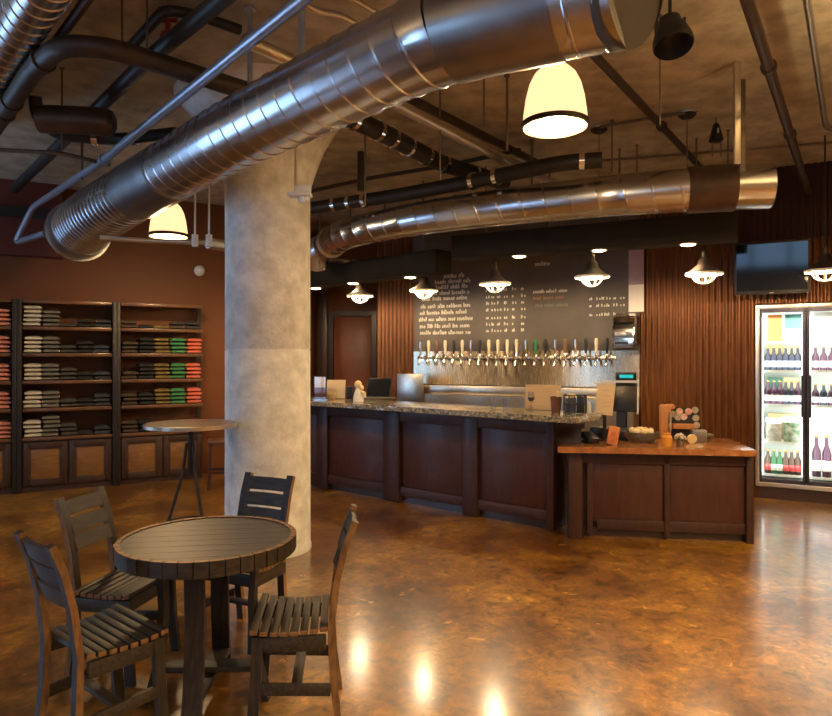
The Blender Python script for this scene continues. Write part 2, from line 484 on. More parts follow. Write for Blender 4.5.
obj('door_frame', fb, M['dark_wood'], dr)
obj('handle', B().tube([(0.26, -0.03, 1.0), (0.26, -0.08, 1.0), (0.16, -0.08, 1.0)], 0.011), M['chrome'], dr)

# windows that let in the daylight (side and front walls, behind and left of the camera)
def window(n, cx, cy, w, h, z, rz):
    r = bpy.data.objects.new('window_%d' % n, None); C.objects.link(r); r['kind'] = 'structure'
    r.location = (cx, cy, z); r.rotation_euler = (0, 0, rz)
    obj('pane', B().box((0, 0, 0), (w, 0.01, h)), M['daylight'], r)
    f = B()
    for x in (-w / 2, -w / 6, w / 6, w / 2): f.box((x, 0.02, 0), (0.06, 0.06, h + .06))
    for zz in (-h / 2, 0, h / 2): f.box((0, 0.02, zz), (w + .06, 0.06, 0.06))
    obj('window_frame', f, M['matt_black'], r)
window(1, K0.x + .02, -1.9, 1.8, 2.4, 1.7, -PI / 2)
window(3, K0.x + .02, 5.1, 1.9, 2.2, 1.9, -PI / 2)
window(2, -1.8, -3.18, 3.0, 1.6, 2.75, 0)

# concrete column with flared capital
COL = Vector((-1.243, 5.55, 0))
b = B()
b.lathe([(0.36, 0), (0.36, 0.03), (0.352, 0.05), (0.350, 1.66), (0.346, 1.665), (0.346, 1.675), (0.350, 1.68), (0.350, 2.98), (0.36, 3.05), (0.40, 3.18),
         (0.47, 3.36), (0.58, 3.55), (0.75, CEIL)], 48)
co_ = obj('column', b, M['column'], loc=COL, ang=40); co_['kind'] = 'structure'
tag(co_, 'round cast concrete column with flared head standing behind the barrel-wood table', 'column', kind='structure')

# ---------------------------------------------------------------- spiral ducts
def dense_duct(path, radii, pitch, ridge=0.006, tilt=0.0, seg=40):
    pts = smooth_path(path, 10)
    L = [0.0]
    for a, b_ in zip(pts, pts[1:]): L.append(L[-1] + (b_ - a).length)
    tot = L[-1]
    def pos(d):
        d = max(0, min(tot, d))
        for i in range(len(L) - 1):
            if L[i + 1] >= d:
                t = (d - L[i]) / max(1e-9, L[i + 1] - L[i]); return pts[i].lerp(pts[i + 1], t)
        return pts[-1]
    def rad(d):
        x = d / tot * (len(radii) - 1); i = min(int(x), len(radii) - 2); return radii[i] + (radii[i + 1] - radii[i]) * (x - i)
    return pos, rad, tot

def duct_span(pos, rad, d0, d1, pitch, ridge, tilt, grow=0.0, seg=40, caps=True):
    P, R = [pos(d0)], [rad(d0) + grow]
    if pitch:
        d = d0 + pitch * 0.5
        while d < d1 - 0.02:
            for dd, rr in ((-0.010, 0), (-0.004, ridge), (0.004, ridge), (0.010, 0)):
                P.append(pos(d + dd)); R.append(rad(d) + grow + rr)
            d += pitch
    else:
        n = 5
        for k in range(1, n):
            d = d0 + (d1 - d0) * k / n; P.append(pos(d)); R.append(rad(d) + grow)
    P.append(pos(d1)); R.append(rad(d1) + grow)
    return B().tube(P, R, seg, caps, tilt)

ZD = 3.0
cpix = [(78, 232), (100, 213), (200, 154), (250, 127), (344, 81), (450, 35), (600, 0), (630, -7)]
path = [atz(x, y, z) for (x, y), z in zip(cpix, [ZD] * 6 + [2.99, 2.972])]
pos, rad, tot = dense_duct(path, [0.30, 0.27, 0.245, 0.225, 0.21, 0.205, 0.203, 0.198, 0.192], 0.14)
big_duct = thing('spiral_duct', 'large silver spiral duct crossing in front of the concrete column', 'duct')
obj('duct_body', duct_span(pos, rad, 0.30, tot * 0.34, 0.105, 0.007, 0.05), M['galv'], big_duct, ang=25)
obj('duct_body', duct_span(pos, rad, tot * 0.34, tot * 0.885, 0.15, 0.005, 0.05), M['galv'], big_duct, ang=25)
obj('duct_body', duct_span(pos, rad, tot * 0.955, tot - .05, 0.12, 0.004, 0.03), M['galv'], big_duct, ang=25)
obj('sleeve', duct_span(pos, rad, tot * 0.885, tot * 0.955, 0, 0, 0.03, 0.008), M['galv_dark'], big_duct, ang=25)
obj('collar', duct_span(pos, rad, 0.06, 0.32, 0, 0, 0.02, 0.012), M['galv_dark'], big_duct, ang=25)
obj('collar', duct_span(pos, rad, 0.0, 0.06, 0, 0, 0.0, 0.035), M['galv'], big_duct, ang=25)
obj('collar', duct_span(pos, rad, tot * 0.34, tot * 0.46, 0, 0, 0.03, 0.009), M['galv_dark'], big_duct, ang=25)
M['cap_grey'] = mat('grey_end_cap', (0.06, 0.054, 0.048), (0.075, 0.068, 0.06), 4, 0.7, 0.0)
obj('end_cap', duct_span(pos, rad, tot - 0.09, tot + 0.0, 0, 0, 0, 0.004), M['cap_grey'], big_duct, ang=25)

cpix2 = [(326, 246), (347, 234), (400, 222), (480, 210), (600, 197), (700, 189.5), (770, 186)]
path2 = [atz(x, y, 3.02) for x, y in cpix2]
pos2, rad2, tot2 = dense_duct(path2, [0.175, 0.17, 0.165, 0.17, 0.175, 0.18, 0.185], 0.3)
d2 = thing('spiral_duct', 'thinner silver spiral duct hanging over the bar, with brown sleeve', 'duct')
obj('duct_body', duct_span(pos2, rad2, 0.25, tot2 - .62, 0.22, 0.004, 0.04), M['galv'], d2, ang=25)
obj('duct_body', duct_span(pos2, rad2, tot2 - .30, tot2, 0, 0, 0.0), M['galv'], d2, ang=25)
obj('sleeve', duct_span(pos2, rad2, tot2 - .64, tot2 - .28, 0, 0, 0.0, 0.012), M['brown_sleeve'], d2, ang=25)
obj('collar', duct_span(pos2, rad2, 0.22, 0.30, 0, 0, 0.0, 0.02), M['galv'], d2, ang=25)
e0 = path2[0]
obj('elbow', B().tube(smooth_path([pos2(0.26), pos2(0.02), pos2(0.0) + Vector((-0.13, 0.10, -0.06)), pos2(0) + Vector((-0.17, 0.22, -0.2))], 5), 0.172, 28), M['galv'], d2, ang=30)

# duct in the top corner, nearer the left
c3 = [(60, -45), (30, 8), (-20, 90), (-48, 135)]
p3 = [atz(x, y, 3.58) for x, y in c3]
pos3, rad3, tot3 = dense_duct(p3, [0.135, 0.135], 0.1)
d3 = thing('spiral_duct', 'spiral duct running along the ceiling in the top left corner', 'duct')
obj('duct_body', duct_span(pos3, rad3, 0, tot3, 0.12, 0.006, 0.04), M['galv'], d3, ang=25)
off = Vector((0.23, 0.05, -0.02))
tag(obj('flat_conduit', B().tube([p + off for p in p3], 0.028, 10), M['iron_brown']), 'brown conduit running beside the spiral duct in the top corner', 'conduit')
# far-left tank-like duct behind the pipes
p4 = [atz(40, 119, 3.34), atz(60, 119.5, 3.34), atz(90, 121, 3.34), atz(108, 123, 3.34)]
d4 = thing('round_duct', 'dull olive round duct half hidden behind the pipes, left of the column', 'duct')
obj('duct_body', B().tube(p4, 0.10, 28), M['brown_sleeve'], d4, ang=25)
obj('end_cap', B().tube([p4[-1], p4[-1] + (p4[-1] - p4[-2]).normalized() * .035, p4[-1] + (p4[-1] - p4[-2]).normalized() * .06], [0.10, 0.085, 0.04], 28), M['brown_sleeve'], d4)

# ---------------------------------------------------------------- pipes and conduits
def pipe(name, label, pix, Z, r, m, elbow=0.18, clamps=(), seg=12, cat='pipe', extra=None):
    """a pipe through picture points, Z one height or a list; clamps are fractions along it"""
    Zs = Z if isinstance(Z, (list, tuple)) else [Z] * len(pix)
    pts = [atz(p[0], p[1], z) for p, z in zip(pix, Zs)]
    if extra: pts = extra(pts)
    path_ = elbow_path(pts, elbow)
    t = thing(name, label, cat)
    obj('pipe_run', B().tube(path_, r, seg), m, t)
    # couplings
    L = [0.0]
    for a, b_ in zip(path_, path_[1:]): L.append(L[-1] + (b_ - a).length)
    for f in clamps:
        d = f * L[-1]
        for i in range(len(L) - 1):
            if L[i + 1] >= d:
                u = (path_[i + 1] - path_[i]).normalized(); p = path_[i].lerp(path_[i + 1], (d - L[i]) / max(1e-9, L[i + 1] - L[i]))
                obj('clamp', B().tube([p - u * 0.022, p + u * 0.022], r + 0.013, seg), M['chrome'] if m is M['iron'] else m, t)
                break
    return t

pipe('conduit', 'long pale blue-grey conduit slanting down from the top edge to the left wall', [(352, -40), (240, 50), (101, 162), (33, 207), (15, 243), (46, 233)], [3.3, 3.3, 3.3, 3.3, 2.95, 2.98], 0.034, M['conduit'], 0.12, cat='conduit', clamps=(0.5,))
pipe('drain_pipe', 'thick dark drain pipe with an elbow near the top left corner', [(-12, 137), (34, 68), (62, 45), (110, 48), (250, 92)], 3.42, 0.062, M['iron_brown'], 0.3, clamps=(0.22, 0.30, 0.56))
t = pipe('sprinkler_pipe', 'dark straight pipe with a red valve slanting across the upper left ceiling', [(245, -20), (150, 58), (14, 189)], 3.55, 0.05, M['iron'], 0.1, clamps=())
v = atz(168, 38, 3.60)
obj('valve', B().ball(v, 0.05).tube([v, v + Vector((0, 0, 0.11))], 0.016).tube([v + Vector((-.06, 0, .11)), v + Vector((.06, 0, .11))], 0.014), M['red'], t)
pipe('sprinkler_pipe', 'dark bent pipe rising to an elbow above the red valve', [(128, 50), (165, 9), (200, 16), (240, 30)], 3.67, 0.032, M['iron'], 0.12)
pipe('sprinkler_pipe', 'black pipe with a low elbow under the dull duct', [(35, 96), (37, 118), (58, 135), (112, 140), (176, 133)], [3.65, 3.5, 3.4, 3.4, 3.4], 0.048, M['iron'], 0.25, clamps=(0.45, 0.7))
pipe('drain_pipe', 'black drain pipe with silver clamps sloping behind the large duct', [(335, 110), (385, 134), (440, 163), (505, 183)], 3.46, 0.078, M['iron'], 0.2, clamps=(0.08, 0.2, 0.28, 0.38, 0.5, 0.62, 0.8))
pipe('drain_pipe', 'black main drain pipe running above the thinner duct', [(312, 208), (400, 195), (480, 180), (560, 163), (602, 160)], 3.28, 0.07, M['iron'], 0.2, clamps=(0.1, 0.16, 0.22, 0.62, 0.7, 0.95))
pipe('sprinkler_pipe', 'thin black pipe above the black main drain', [(312, 191), (370, 178), (450, 165), (520, 150)], 3.60, 0.022, M['iron_brown'], 0.1)
pipe('conduit', 'bright zinc conduit running from the large duct towards the bell lamp', [(390, 101), (470, 142), (560, 187)], 3.43, 0.046, M['conduit_warm'], 0.1, cat='conduit')
pipe('conduit', 'dull brown conduit just behind the bright zinc conduit', [(405, 96), (480, 134), (545, 167)], 3.63, 0.037, M['iron_brown'], 0.1, cat='conduit')
pipe('sprinkler_pipe', 'brown sprinkler pipe slanting across the ceiling right of the bell lamp', [(585, 45), (620, 82), (700, 167)], 3.58, 0.03, M['iron_brown'], 0.1, clamps=(0.55,))
pipe('sprinkler_pipe', 'thick dark pipe with coupling slanting to the corner above the television', [(738, -30), (781, 106), (808, 192)], 3.42, 0.035, M['iron_brown'], 0.1, clamps=(0.25, 0.55))
pipe('conduit', 'thin grey conduit bending right at the right edge of the ceiling', [(803, -30), (826, 128), (850, 134)], 3.66, 0.024, M['conduit_warm'], 0.1, cat='conduit')
pipe('conduit', 'pale wavy conduit entering behind the large duct near the top edge', [(298, 0), (318, 12), (340, 15), (362, 28)], 3.6, 0.02, M['conduit_warm'], 0.1, cat='conduit')
pipe('conduit', 'pale straight conduit above the large duct near the top edge', [(340, -8), (385, 18)], 3.6, 0.018, M['conduit_warm'], 0.1, cat='conduit')
pipe('conduit', 'short thick brass-coloured conduit behind the hanger above the large duct', [(245, 40), (290, 60)], 3.5, 0.045, M['conduit_warm'], 0.1, cat='conduit')
pipe('conduit', 'thin surface conduit crossing the ceiling to the round canopy', [(600, 127), (640, 120), (685, 113)], 3.72, 0.014, M['rod'], 0.1, cat='conduit')
pipe('conduit', 'thin surface conduit along the far edge of the ceiling', [(560, 163), (640, 158), (740, 150), (832, 143)], 3.72, 0.013, M['rod'], 0.1, cat='conduit')
pipe('conduit', 'slim conduit under the left pipes beside the wall', [(0, 150), (60, 153), (110, 165)], 3.3, 0.018, M['rod'], 0.1, cat='conduit')
pipe('return_pipe', 'pale pipe stub below the elbow of the thinner duct', [(312, 259), (345, 261), (388, 266)], 2.96, 0.035, M['conduit_warm'], 0.1)

# vertical hangers
def rod(px, py0, py1, Z0, label, r=0.007, m=None):
    """threaded rod from the ceiling down to the picture height py1, at the depth where (px, py0) meets the ceiling"""
    p = atz(px, py0, CEIL); z1 = CAMZ - (py1 - CY) / F * p.y
    tag(obj('hanger_rod', B().tube([(0, 0, z1 - CEIL), (0, 0, 0)], r, 8).lathe([(0, 0), (r * 2.5, 0), (r * 2.5, -0.012), (0, -0.012)], 8), m or M['rod'], loc=p), label, 'hanger', 'hanger rods under the ceiling')
rod(250, 8, 96, 0, 'blue-grey hanger rod holding the large duct just left of the column', 0.016, M['conduit'])
rod(302, -20, 60, 0, 'stout blue-grey hanger rod on the large duct near the top edge', 0.02, M['conduit'])
rod(122, -5, 55, 0, 'thin hanger rod above the thick drain pipe elbow', 0.007)
rod(147, -5, 48, 0, 'thin hanger rod beside the bent pipe with elbow', 0.007)
rod(62, 68, 150, 0, 'thin hanger rod in front of the dull duct on the left', 0.007)
rod(82, 125, 180, 0, 'hanger rod behind the slanting blue-grey conduit', 0.012)
rod(365, 110, 205, 0, 'thin hanger rod left of the black clamped drain pipe', 0.008)
rod(440, 85, 180, 0, 'hanger rod passing through the black clamped drain pipe', 0.008)
rod(484, 60, 125, 0, 'thin hanger rod behind the bright zinc conduit', 0.008)
rod(507, 75, 150, 0, 'hanger rod left of the bell lamp', 0.01)
rod(532, 140, 205, 0, 'hanger rod on the thinner duct below the bell lamp', 0.012)
rod(612, 120, 172, 0, 'thin hanger rod right of the bell lamp above the thinner duct', 0.007)
rod(637, 145, 172, 0, 'short thin hanger rod above the thinner duct left of the sprinkler pipe', 0.007)
rod(660, 15, 125, 0, 'long thin hanger rod below the black dome speaker', 0.006)
rod(728, 130, 168, 0, 'short hanger rod beside the wedge speaker', 0.007)
tag(obj('pipe_stub', B().tube([atz(361, 152, 3.5), atz(361, 152, 3.5) + Vector((0, 0, -.36))], 0.035, 12), M['iron']), 'short black vertical pipe stub beside the column head', 'pipe')

# pair of flat hanger struts near the thinner duct's end
p = atz(737, 62, CEIL)
tag(obj('hanger_strut', B().box((0, 0, -0.37), (0.045, 0.03, 0.74), bev=.004), M['conduit_warm'], loc=p), 'bright flat metal strut hanging from the ceiling by the duct end', 'strut', 'flat hanger struts')
p = atz(742, 80, CEIL)
tag(obj('hanger_strut', B().box((0, 0, -0.355), (0.045, 0.03, 0.71), bev=.004), M['rod'], loc=p), 'duller flat metal strut just behind the bright one by the duct end', 'strut', 'flat hanger struts')

# ---------------------------------------------------------------- lamps
def light(kind, name, loc, power, color, size=0.05, rot=None, spot=None, blend=0.5, shape=None):
    l = bpy.data.lights.new(name, kind); l.energy = power; l.color = color
    if kind == 'AREA':
        l.size = size
        if shape: l.shape = 'RECTANGLE'; l.size, l.size_y = shape
    else: l.shadow_soft_size = size
    if spot: l.spot_size = math.radians(spot); l.spot_blend = blend
    o = bpy.data.objects.new(name, l); C.objects.link(o); o.location = loc
    if rot: o.rotation_euler = rot
    return o
WARM = (1.0, 0.73, 0.38)

def bell_lamp(label, p):
    t = thing('bell_lamp', label, 'lamp', p, group='glowing bell lamps')
    R = 0.20
    prof = [(0.060, 0.36), (0.085, 0.35), (0.125, 0.31), (0.155, 0.25), (0.175, 0.17), (0.188, 0.08), (0.195, 0.0), (0.190, 0.0), (0.182, 0.08), (0.169, 0.17), (0.149, 0.25), (0.12, 0.303), (0.08, 0.343), (0.055, 0.353)]
    sh = obj('lamp_shade', B().lathe(prof, 40, close=True), M['lit_shade'], t)
    obj('rim_ring', B().lathe([(0.193, 0.02), (0.203, 0.02), (0.205, -0.012), (0.190, -0.012)], 40, close=True), M['ring'], t)
    obj('socket', B().lathe([(0.0, 0.52), (0.035, 0.52), (0.05, 0.48), (0.06, 0.40), (0.065, 0.345), (0, 0.345)], 20), M['ring'], t)
    obj('bulb', B().ball((0, 0, 0.19), 0.05), M['lit_bulb'], t)
    h = CEIL - p.z
    obj('cord', B().tube([(0, 0, 0.5), (0, 0, h)], 0.008, 8), M['matt_black'], t)
    obj('canopy', B().lathe([(0, h), (0.06, h), (0.06, h - .02), (0.03, h - .04), (0, h - .04)], 16), M['matt_black'], t)
    light('POINT', 'bell_lamp_light', p + Vector((0, 0, 0.02)), 70, WARM, 0.10)
    return t
bell_lamp('glowing bell lamp hanging below the large duct, beside the ceiling pipes', at(555, 126, 4.0))
bell_lamp('glowing bell lamp in front of the orange wall, left of the column', at(168.5, 236, 7.0))

pend = [(360, 295, 24), (424, 290, 26), (495, 283, 31), (592, 276, 33), (704, 273, 35), (825, 270, 36)]
PZ = 2.45
pdesc = ['furthest left over the bar, nearest the column', 'second from the column end of the row', 'in front of the menu numbers on the chalkboard',
         'in front of the right half of the chalkboard', 'before the rusty cladding left of the television', 'at the right edge beside the television']
pend_objs = []
def pendant(p, label, drop):
    t = thing('pendant_lamp', label, 'lamp', p, group='caged pendant lamps over the bar')
    obj('lamp_shade', B().lathe([(0.0, 0.14), (0.035, 0.14), (0.045, 0.12), (0.055, 0.075), (0.10, 0.035), (0.168, 0.0), (0.175, 0.0), (0.105, 0.045), (0.065, 0.085), (0.055, 0.13), (0.04, 0.152), (0, 0.152)], 32), M['copper_shade'], t)
    obj('shade_lining', B().lathe([(0.166, -0.002), (0.178, 0.000), (0.182, -0.012), (0.174, -0.022), (0.164, -0.012), (0.10, 0.026), (0.055, 0.06), (0.0, 0.07), (0, 0.072), (0.056, 0.063), (0.101, 0.03)], 32, close=False), M['enamel'], t)
    cg = B()
    for k in range(4):
        a = k * PI / 4 + 0.2
        pts = [(0.115 * math.cos(u) * math.cos(a), 0.115 * math.cos(u) * math.sin(a), -0.004 - 0.105 * math.sin(u)) for u in [PI * i / 14 for i in range(15)]]
        cg.tube(pts, 0.008, 6)
    cg.tube([(0.118 * math.cos(2 * PI * i / 24), 0.118 * math.sin(2 * PI * i / 24), -0.004) for i in range(25)], 0.006, 6, False)
    obj('wire_guard', cg, M['enamel'], t)
    obj('bulb', B().ball((0, 0, 0.034), 0.026, (1, 1, 1.15)), M['lit_bulb'], t)
    obj('socket', B().lathe([(0, 0.22), (0.025, 0.22), (0.032, 0.20), (0.032, 0.15), (0, 0.15)], 14), M['ring'], t)
    obj('stem', B().tube([(0, 0, 0.2), (0, 0, drop)], 0.008, 8), M['matt_black'], t)
    light('POINT', 'pendant_light', p + Vector((0, 0, -0.014)), 36, (1.0, 0.72, 0.42), 0.03)
    return t
PP = []
for (x, y, w), d in zip(pend, pdesc):
    PP.append(atz(x, y, PZ))
drops = [0.22, 0.22, 0.32, 0.32, 0.32, CEIL - PZ]
for p, d, dr_ in zip(PP, pdesc, drops):
    pendant(p, 'caged rust-brown pendant lamp ' + d, dr_)

# dark beams with recessed lights
def beam(name, label, p0, p1, z0, z1, w, spots, descs):
    t = thing(name, label, 'beam')
    p0, p1 = Vector((p0[0], p0[1], 0)), Vector((p1[0], p1[1], 0))
    zc = (z0 + z1) / 2
    obj('beam_body', B().bar((p0.x, p0.y, zc), (p1.x, p1.y, zc), w, z1 - z0, bev=0.012), M['soffit'], t)
    n = 4
    for k in range(n):
        q = p0.lerp(p1, (k + .5) / n); obj('hanger', B().tube([(q.x, q.y, z1 - .01), (q.x, q.y, CEIL)], 0.01, 8), M['rod'], t)
    for q, dd in zip(spots, descs):
        s = thing('recessed_light', dd, 'light', (q.x, q.y, z0), group='lights under the dark beams')
        obj('lens', B().lathe([(0, -0.012), (0.062, -0.012), (0.068, 0.0), (0, 0.0)], 20), M['lit_spot'], s)
        obj('trim_ring', B().lathe([(0.066, -0.004), (0.082, -0.010), (0.087, 0.0), (0.066, 0.0)], 20, close=True), M['conduit_warm'], s)
        aim = -BWN * 0.55 + Vector((0, 0, -1))
        light('SPOT', 'recessed_spot', (q.x, q.y, z0 - .03), 62, (1.0, 0.72, 0.42), 0.04, aim.to_track_quat('-Z', 'Y').to_euler(), 62, 0.7)
ls = [atz(x, y, 2.60) for x, y in [(316, 288), (353, 283), (410, 277)]]
dv = (ls[2] - ls[0]).normalized()
q0 = ls[0] - dv * 0.25; q1 = ls[2] + dv * 0.55
beam('ceiling_beam', 'dark lighting beam over the left half of the bar', (q0.x, q0.y), (q1.x, q1.y), 2.60, 2.87, 0.30, ls,
     ['recessed light under the left beam, closest to the column', 'middle recessed light under the left beam', 'recessed light under the left beam, at its chalkboard end'])
ls = [atz(x, y, 2.72) for x, y in [(519, 256), (599, 250), (688, 244)]]
dv = (ls[2] - ls[0]).normalized()
q0 = ls[0] - dv * 0.75; q1 = ls[2] + dv * 0.44
beam('ceiling_beam', 'dark lighting beam over the right half of the bar', (q0.x, q0.y), (q1.x, q1.y), 2.72, 2.98, 0.30, ls,
     ['recessed light under the right beam, at its left end', 'middle recessed light under the right beam', 'recessed light under the right beam, closest to the television'])

# ---------------------------------------------------------------- small ceiling things
p = at(670, 53, 3.6)
t = thing('dome_speaker', 'black dome loudspeaker hanging beside the end of the large duct', 'speaker', p)
hn = obj('horn', B().lathe([(0.100, 0.0), (0.106, 0.012), (0.103, 0.045), (0.085, 0.105), (0.062, 0.15), (0.058, 0.18), (0.04, 0.192), (0, 0.192), (0, 0.12), (0.05, 0.10), (0.08, 0.06), (0.096, 0.004)], 32), M['matt_black'], t)
hn.rotation_euler = (-0.32, 0, 0); hn.location = (0, -0.05, 0.01)
obj('bracket', B().bar((-0.075, 0, 0.11), (-0.075, 0, 0.19), 0.012, 0.03), M['matt_black'], t)
obj('bracket', B().bar((0.075, 0, 0.11), (0.075, 0, 0.19), 0.012, 0.03), M['matt_black'], t)
obj('stem', B().tube([(0, 0, 0.19), (0, 0, CEIL - p.z)], 0.01, 8), M['matt_black'], t)
p = at(716, 142, 5.9)
t = thing('wedge_speaker', 'small black wedge-shaped fitting hanging from a ceiling hook', 'fitting', p)
b = B()
lo = [b.bm.verts.new((x, y, 0)) for x, y in [(-.055, -.05), (.055, -.05), (.055, .05), (-.055, .05)]]
hi = [b.bm.verts.new((x, y, 0.17)) for x, y in [(-.018, -.025), (.018, -.025), (.018, .025), (-.018, .025)]]
b.bm.faces.new(lo[::-1]); b.bm.faces.new(hi)
for k in range(4): b.bm.faces.new((lo[k], lo[(k + 1) % 4], hi[(k + 1) % 4], hi[k]))
bmesh.ops.bevel(b.bm, geom=b.bm.edges[:], offset=0.012, segments=2, affect='EDGES')
obj('cabinet', b, M['matt_black'], t)
obj('emblem', B().box((0, -0.042, 0.09), (0.012, 0.004, 0.045)), M['white_plastic'], t)
obj('hook', B().tube([(0, 0, 0.16), (0, 0, CEIL - p.z)], 0.006, 8), M['rod'], t)
obj('leg', B().tube([(-.035, 0, 0.005), (-.035, 0, -0.13)], 0.005, 6), M['rod'], t)
obj('leg', B().tube([(.045, 0, 0.005), (.045, 0, -0.13)], 0.005, 6), M['rod'], t)
for px, py, lab in [(687, 113, 'round dark ceiling canopy with a cord, near the wedge fitting'), (599, 128, 'round dark ceiling canopy with a cord, right of the bell lamp')]:
    p = atz(px, py, CEIL)
    t = thing('ceiling_canopy', lab, 'canopy', p, group='ceiling canopies')
    obj('cover', B().lathe([(0, 0), (0.075, 0), (0.078, -0.02), (0.05, -0.045), (0.0, -0.05)], 24), M['matt_black'], t)
    obj('rim', B().lathe([(0.07, 0.0), (0.088, 0.0), (0.086, -0.012), (0.07, -0.012)], 24, close=True), M['conduit_warm'], t)
    obj('cord', B().tube([(0, 0, -0.04), (0, 0, -0.55)], 0.005, 6), M['rod'], t)

pipe('conduit', 'silver conduit along the orange wall behind the far bell lamp', [(100, 238), (150, 241), (224, 243)], 2.62, 0.022, M['conduit_warm'], 0.1, cat='conduit')
pipe('return_pipe', 'pale pipe stub left of the column beside the far bell lamp', [(208, 243), (226, 246)], 2.60, 0.05, M['conduit_warm'], 0.1)
for px, lb in ((195, 'small white sprinkler drop between the far bell lamp and the column'), (209, 'small white sprinkler drop nearest the column')):
    q_ = atz(px, 243, 2.58)
    tag(obj('sprinkler', B().tube([(0, 0, -.03), (0, 0, .07)], 0.028, 12).tube([(0, 0, .06), (0, 0, CEIL - q_.z)], 0.009, 8), M['paper'], loc=q_), lb, 'sprinkler', 'sprinkler drops')
p = at(300, 199, 4.78)
t = thing('emergency_light', 'white ceiling-hung device on a stem against the column', 'device', p)
obj('plate', B().box((0, 0, 0.03), (0.17, 0.11, 0.03), bev=.012), M['white_plastic'], t)
obj('housing', B().box((0.02, 0, 0.07), (0.12, 0.08, 0.06), bev=.02), M['white_plastic'], t)
obj('camera_head', B().ball((0.015, -0.01, -0.005), 0.03).ball((0.05, 0, 0.0), 0.022), M['white_plastic'], t)
obj('stem', B().tube([(-.03, 0, 0.09), (-.03, 0, CEIL - p.z)], 0.010, 8), M['conduit_warm'], t)
q = at(202, 270, 8.9)
tw = (Vector((q.x, q.y, 0)) - WL0).dot(WLD)
q = WL0 + WLD * tw; q.z = CAMZ + (CY - 270) / F * q.y
t = thing('dome_camera', 'small white dome camera on the orange wall above the right rack', 'camera', q, WLA)
obj('mount', B().box((0, -0.03, 0.0), (0.12, 0.06, 0.05), bev=.015), M['white_plastic'], t)
obj('dome', B().ball((0, -0.07, -0.02), 0.075), M['white_plastic'], t)

e0_, e1_ = WL0 + WLD * -2.9, WL0 + WLD * 0.42
nl = Vector((WLD.y, -WLD.x, 0))
st = B().bar((e0_ + nl * .1).to_tuple()[:2] + (3.30,), (e1_ + nl * .1).to_tuple()[:2] + (3.30,), 0.2, 0.9)
struct('trim_2', st, M['wall_red'])  # added dark red box, puts the shade of the upper wall into colour
st = B().bar((e0_ + nl * .24).to_tuple()[:2] + (3.36,), (e1_ + nl * .24).to_tuple()[:2] + (3.36,), 0.06, 0.12)
struct('trim_3', st, M['matt_black'])
# ---------------------------------------------------------------- bar
BU = Vector((0.772, -0.636, 0)).normalized(); BN = Vector((-BU.y, BU.x, 0))    # along, towards the back
if BN.y < 0: BN = -BN
BB1 = Vector((1.285, 6.10, 0)); BLEN = 3.72
BB0 = BB1 - BU * BLEN
BA = math.atan2(BU.y, BU.x)
bar = thing('bar', 'long dark mahogany bar with panelled front, running behind the column', 'bar', BB0, BA)
BH = 1.03
obj('body', B().box((BLEN / 2, 0.31, BH / 2 + .04), (BLEN - .04, 0.56, BH - .08)), M['bar_wood'], bar)
obj('plinth', B().box((BLEN / 2, 0.30, 0.045), (BLEN - .06, 0.52, 0.09)), M['dark_wood'], bar)
obj('top_rail', B().box((BLEN / 2, 0.0, 0.965), (BLEN, 0.05, 0.13), bev=.006).box((BLEN - .01, 0.30, 0.965), (0.05, 0.6, 0.13), bev=.006), M['bar_wood'], bar)
obj('bottom_rail', B().box((BLEN / 2, 0.005, 0.13), (BLEN, 0.045, 0.10), bev=.006), M['bar_wood'], bar)
def bar_t(px):
    k = (px - CX) / F
    return (k * BB0.y - BB0.x) / (BU.x - k * BU.y)
edges = [0.0] + [bar_t(x) for x in (322, 329, 385, 401, 463, 479)] + [BLEN]
stiles = [(-0.0, 0.06), (bar_t(318), bar_t(329)), (bar_t(385), bar_t(401)), (bar_t(464), bar_t(479)), (BLEN - 0.07, BLEN)]
for a, c in stiles:
    obj('stile', B().box(((a + c) / 2, -0.005, BH / 2), (max(c - a, .06), 0.06, BH - .02), bev=.006), M['bar_wood'], bar)
for (a, c), (d_, e_) in zip(stiles, stiles[1:]):
    obj('panel', B().box(((c + d_) / 2, 0.02, 0.54), (d_ - c + .01, 0.03, 0.72), bev=.004), M['bar_panel'], bar)
    # small bead round the panel
# granite slab with rough edge
b = B()
OV = 0.24
n = 60
front = [(-0.05 + (BLEN + 0.33 + .05) * i / n, -OV + random.uniform(-.006, .006)) for i in range(n + 1)]
xe = BLEN + 0.33
poly = front[:-1] + [(xe - .04, -OV), (xe - .012, -OV + .012), (xe, -OV + .04), (xe, 0.24), (xe - .02, 0.36), (xe - .08, 0.42), (-0.05, 0.46)]
b.prism(poly, 0, 0.052, bev=0.004)
tag(obj('granite_countertop', b, M['granite'], loc=(BB0.x, BB0.y, BH + .002), rz=BA), 'long speckled granite slab with a rough edge on the dark bar', 'countertop')
GZ = BH + .002 + .052
def onbar(px, py, z=None):
    return atz(px, py, z or GZ)

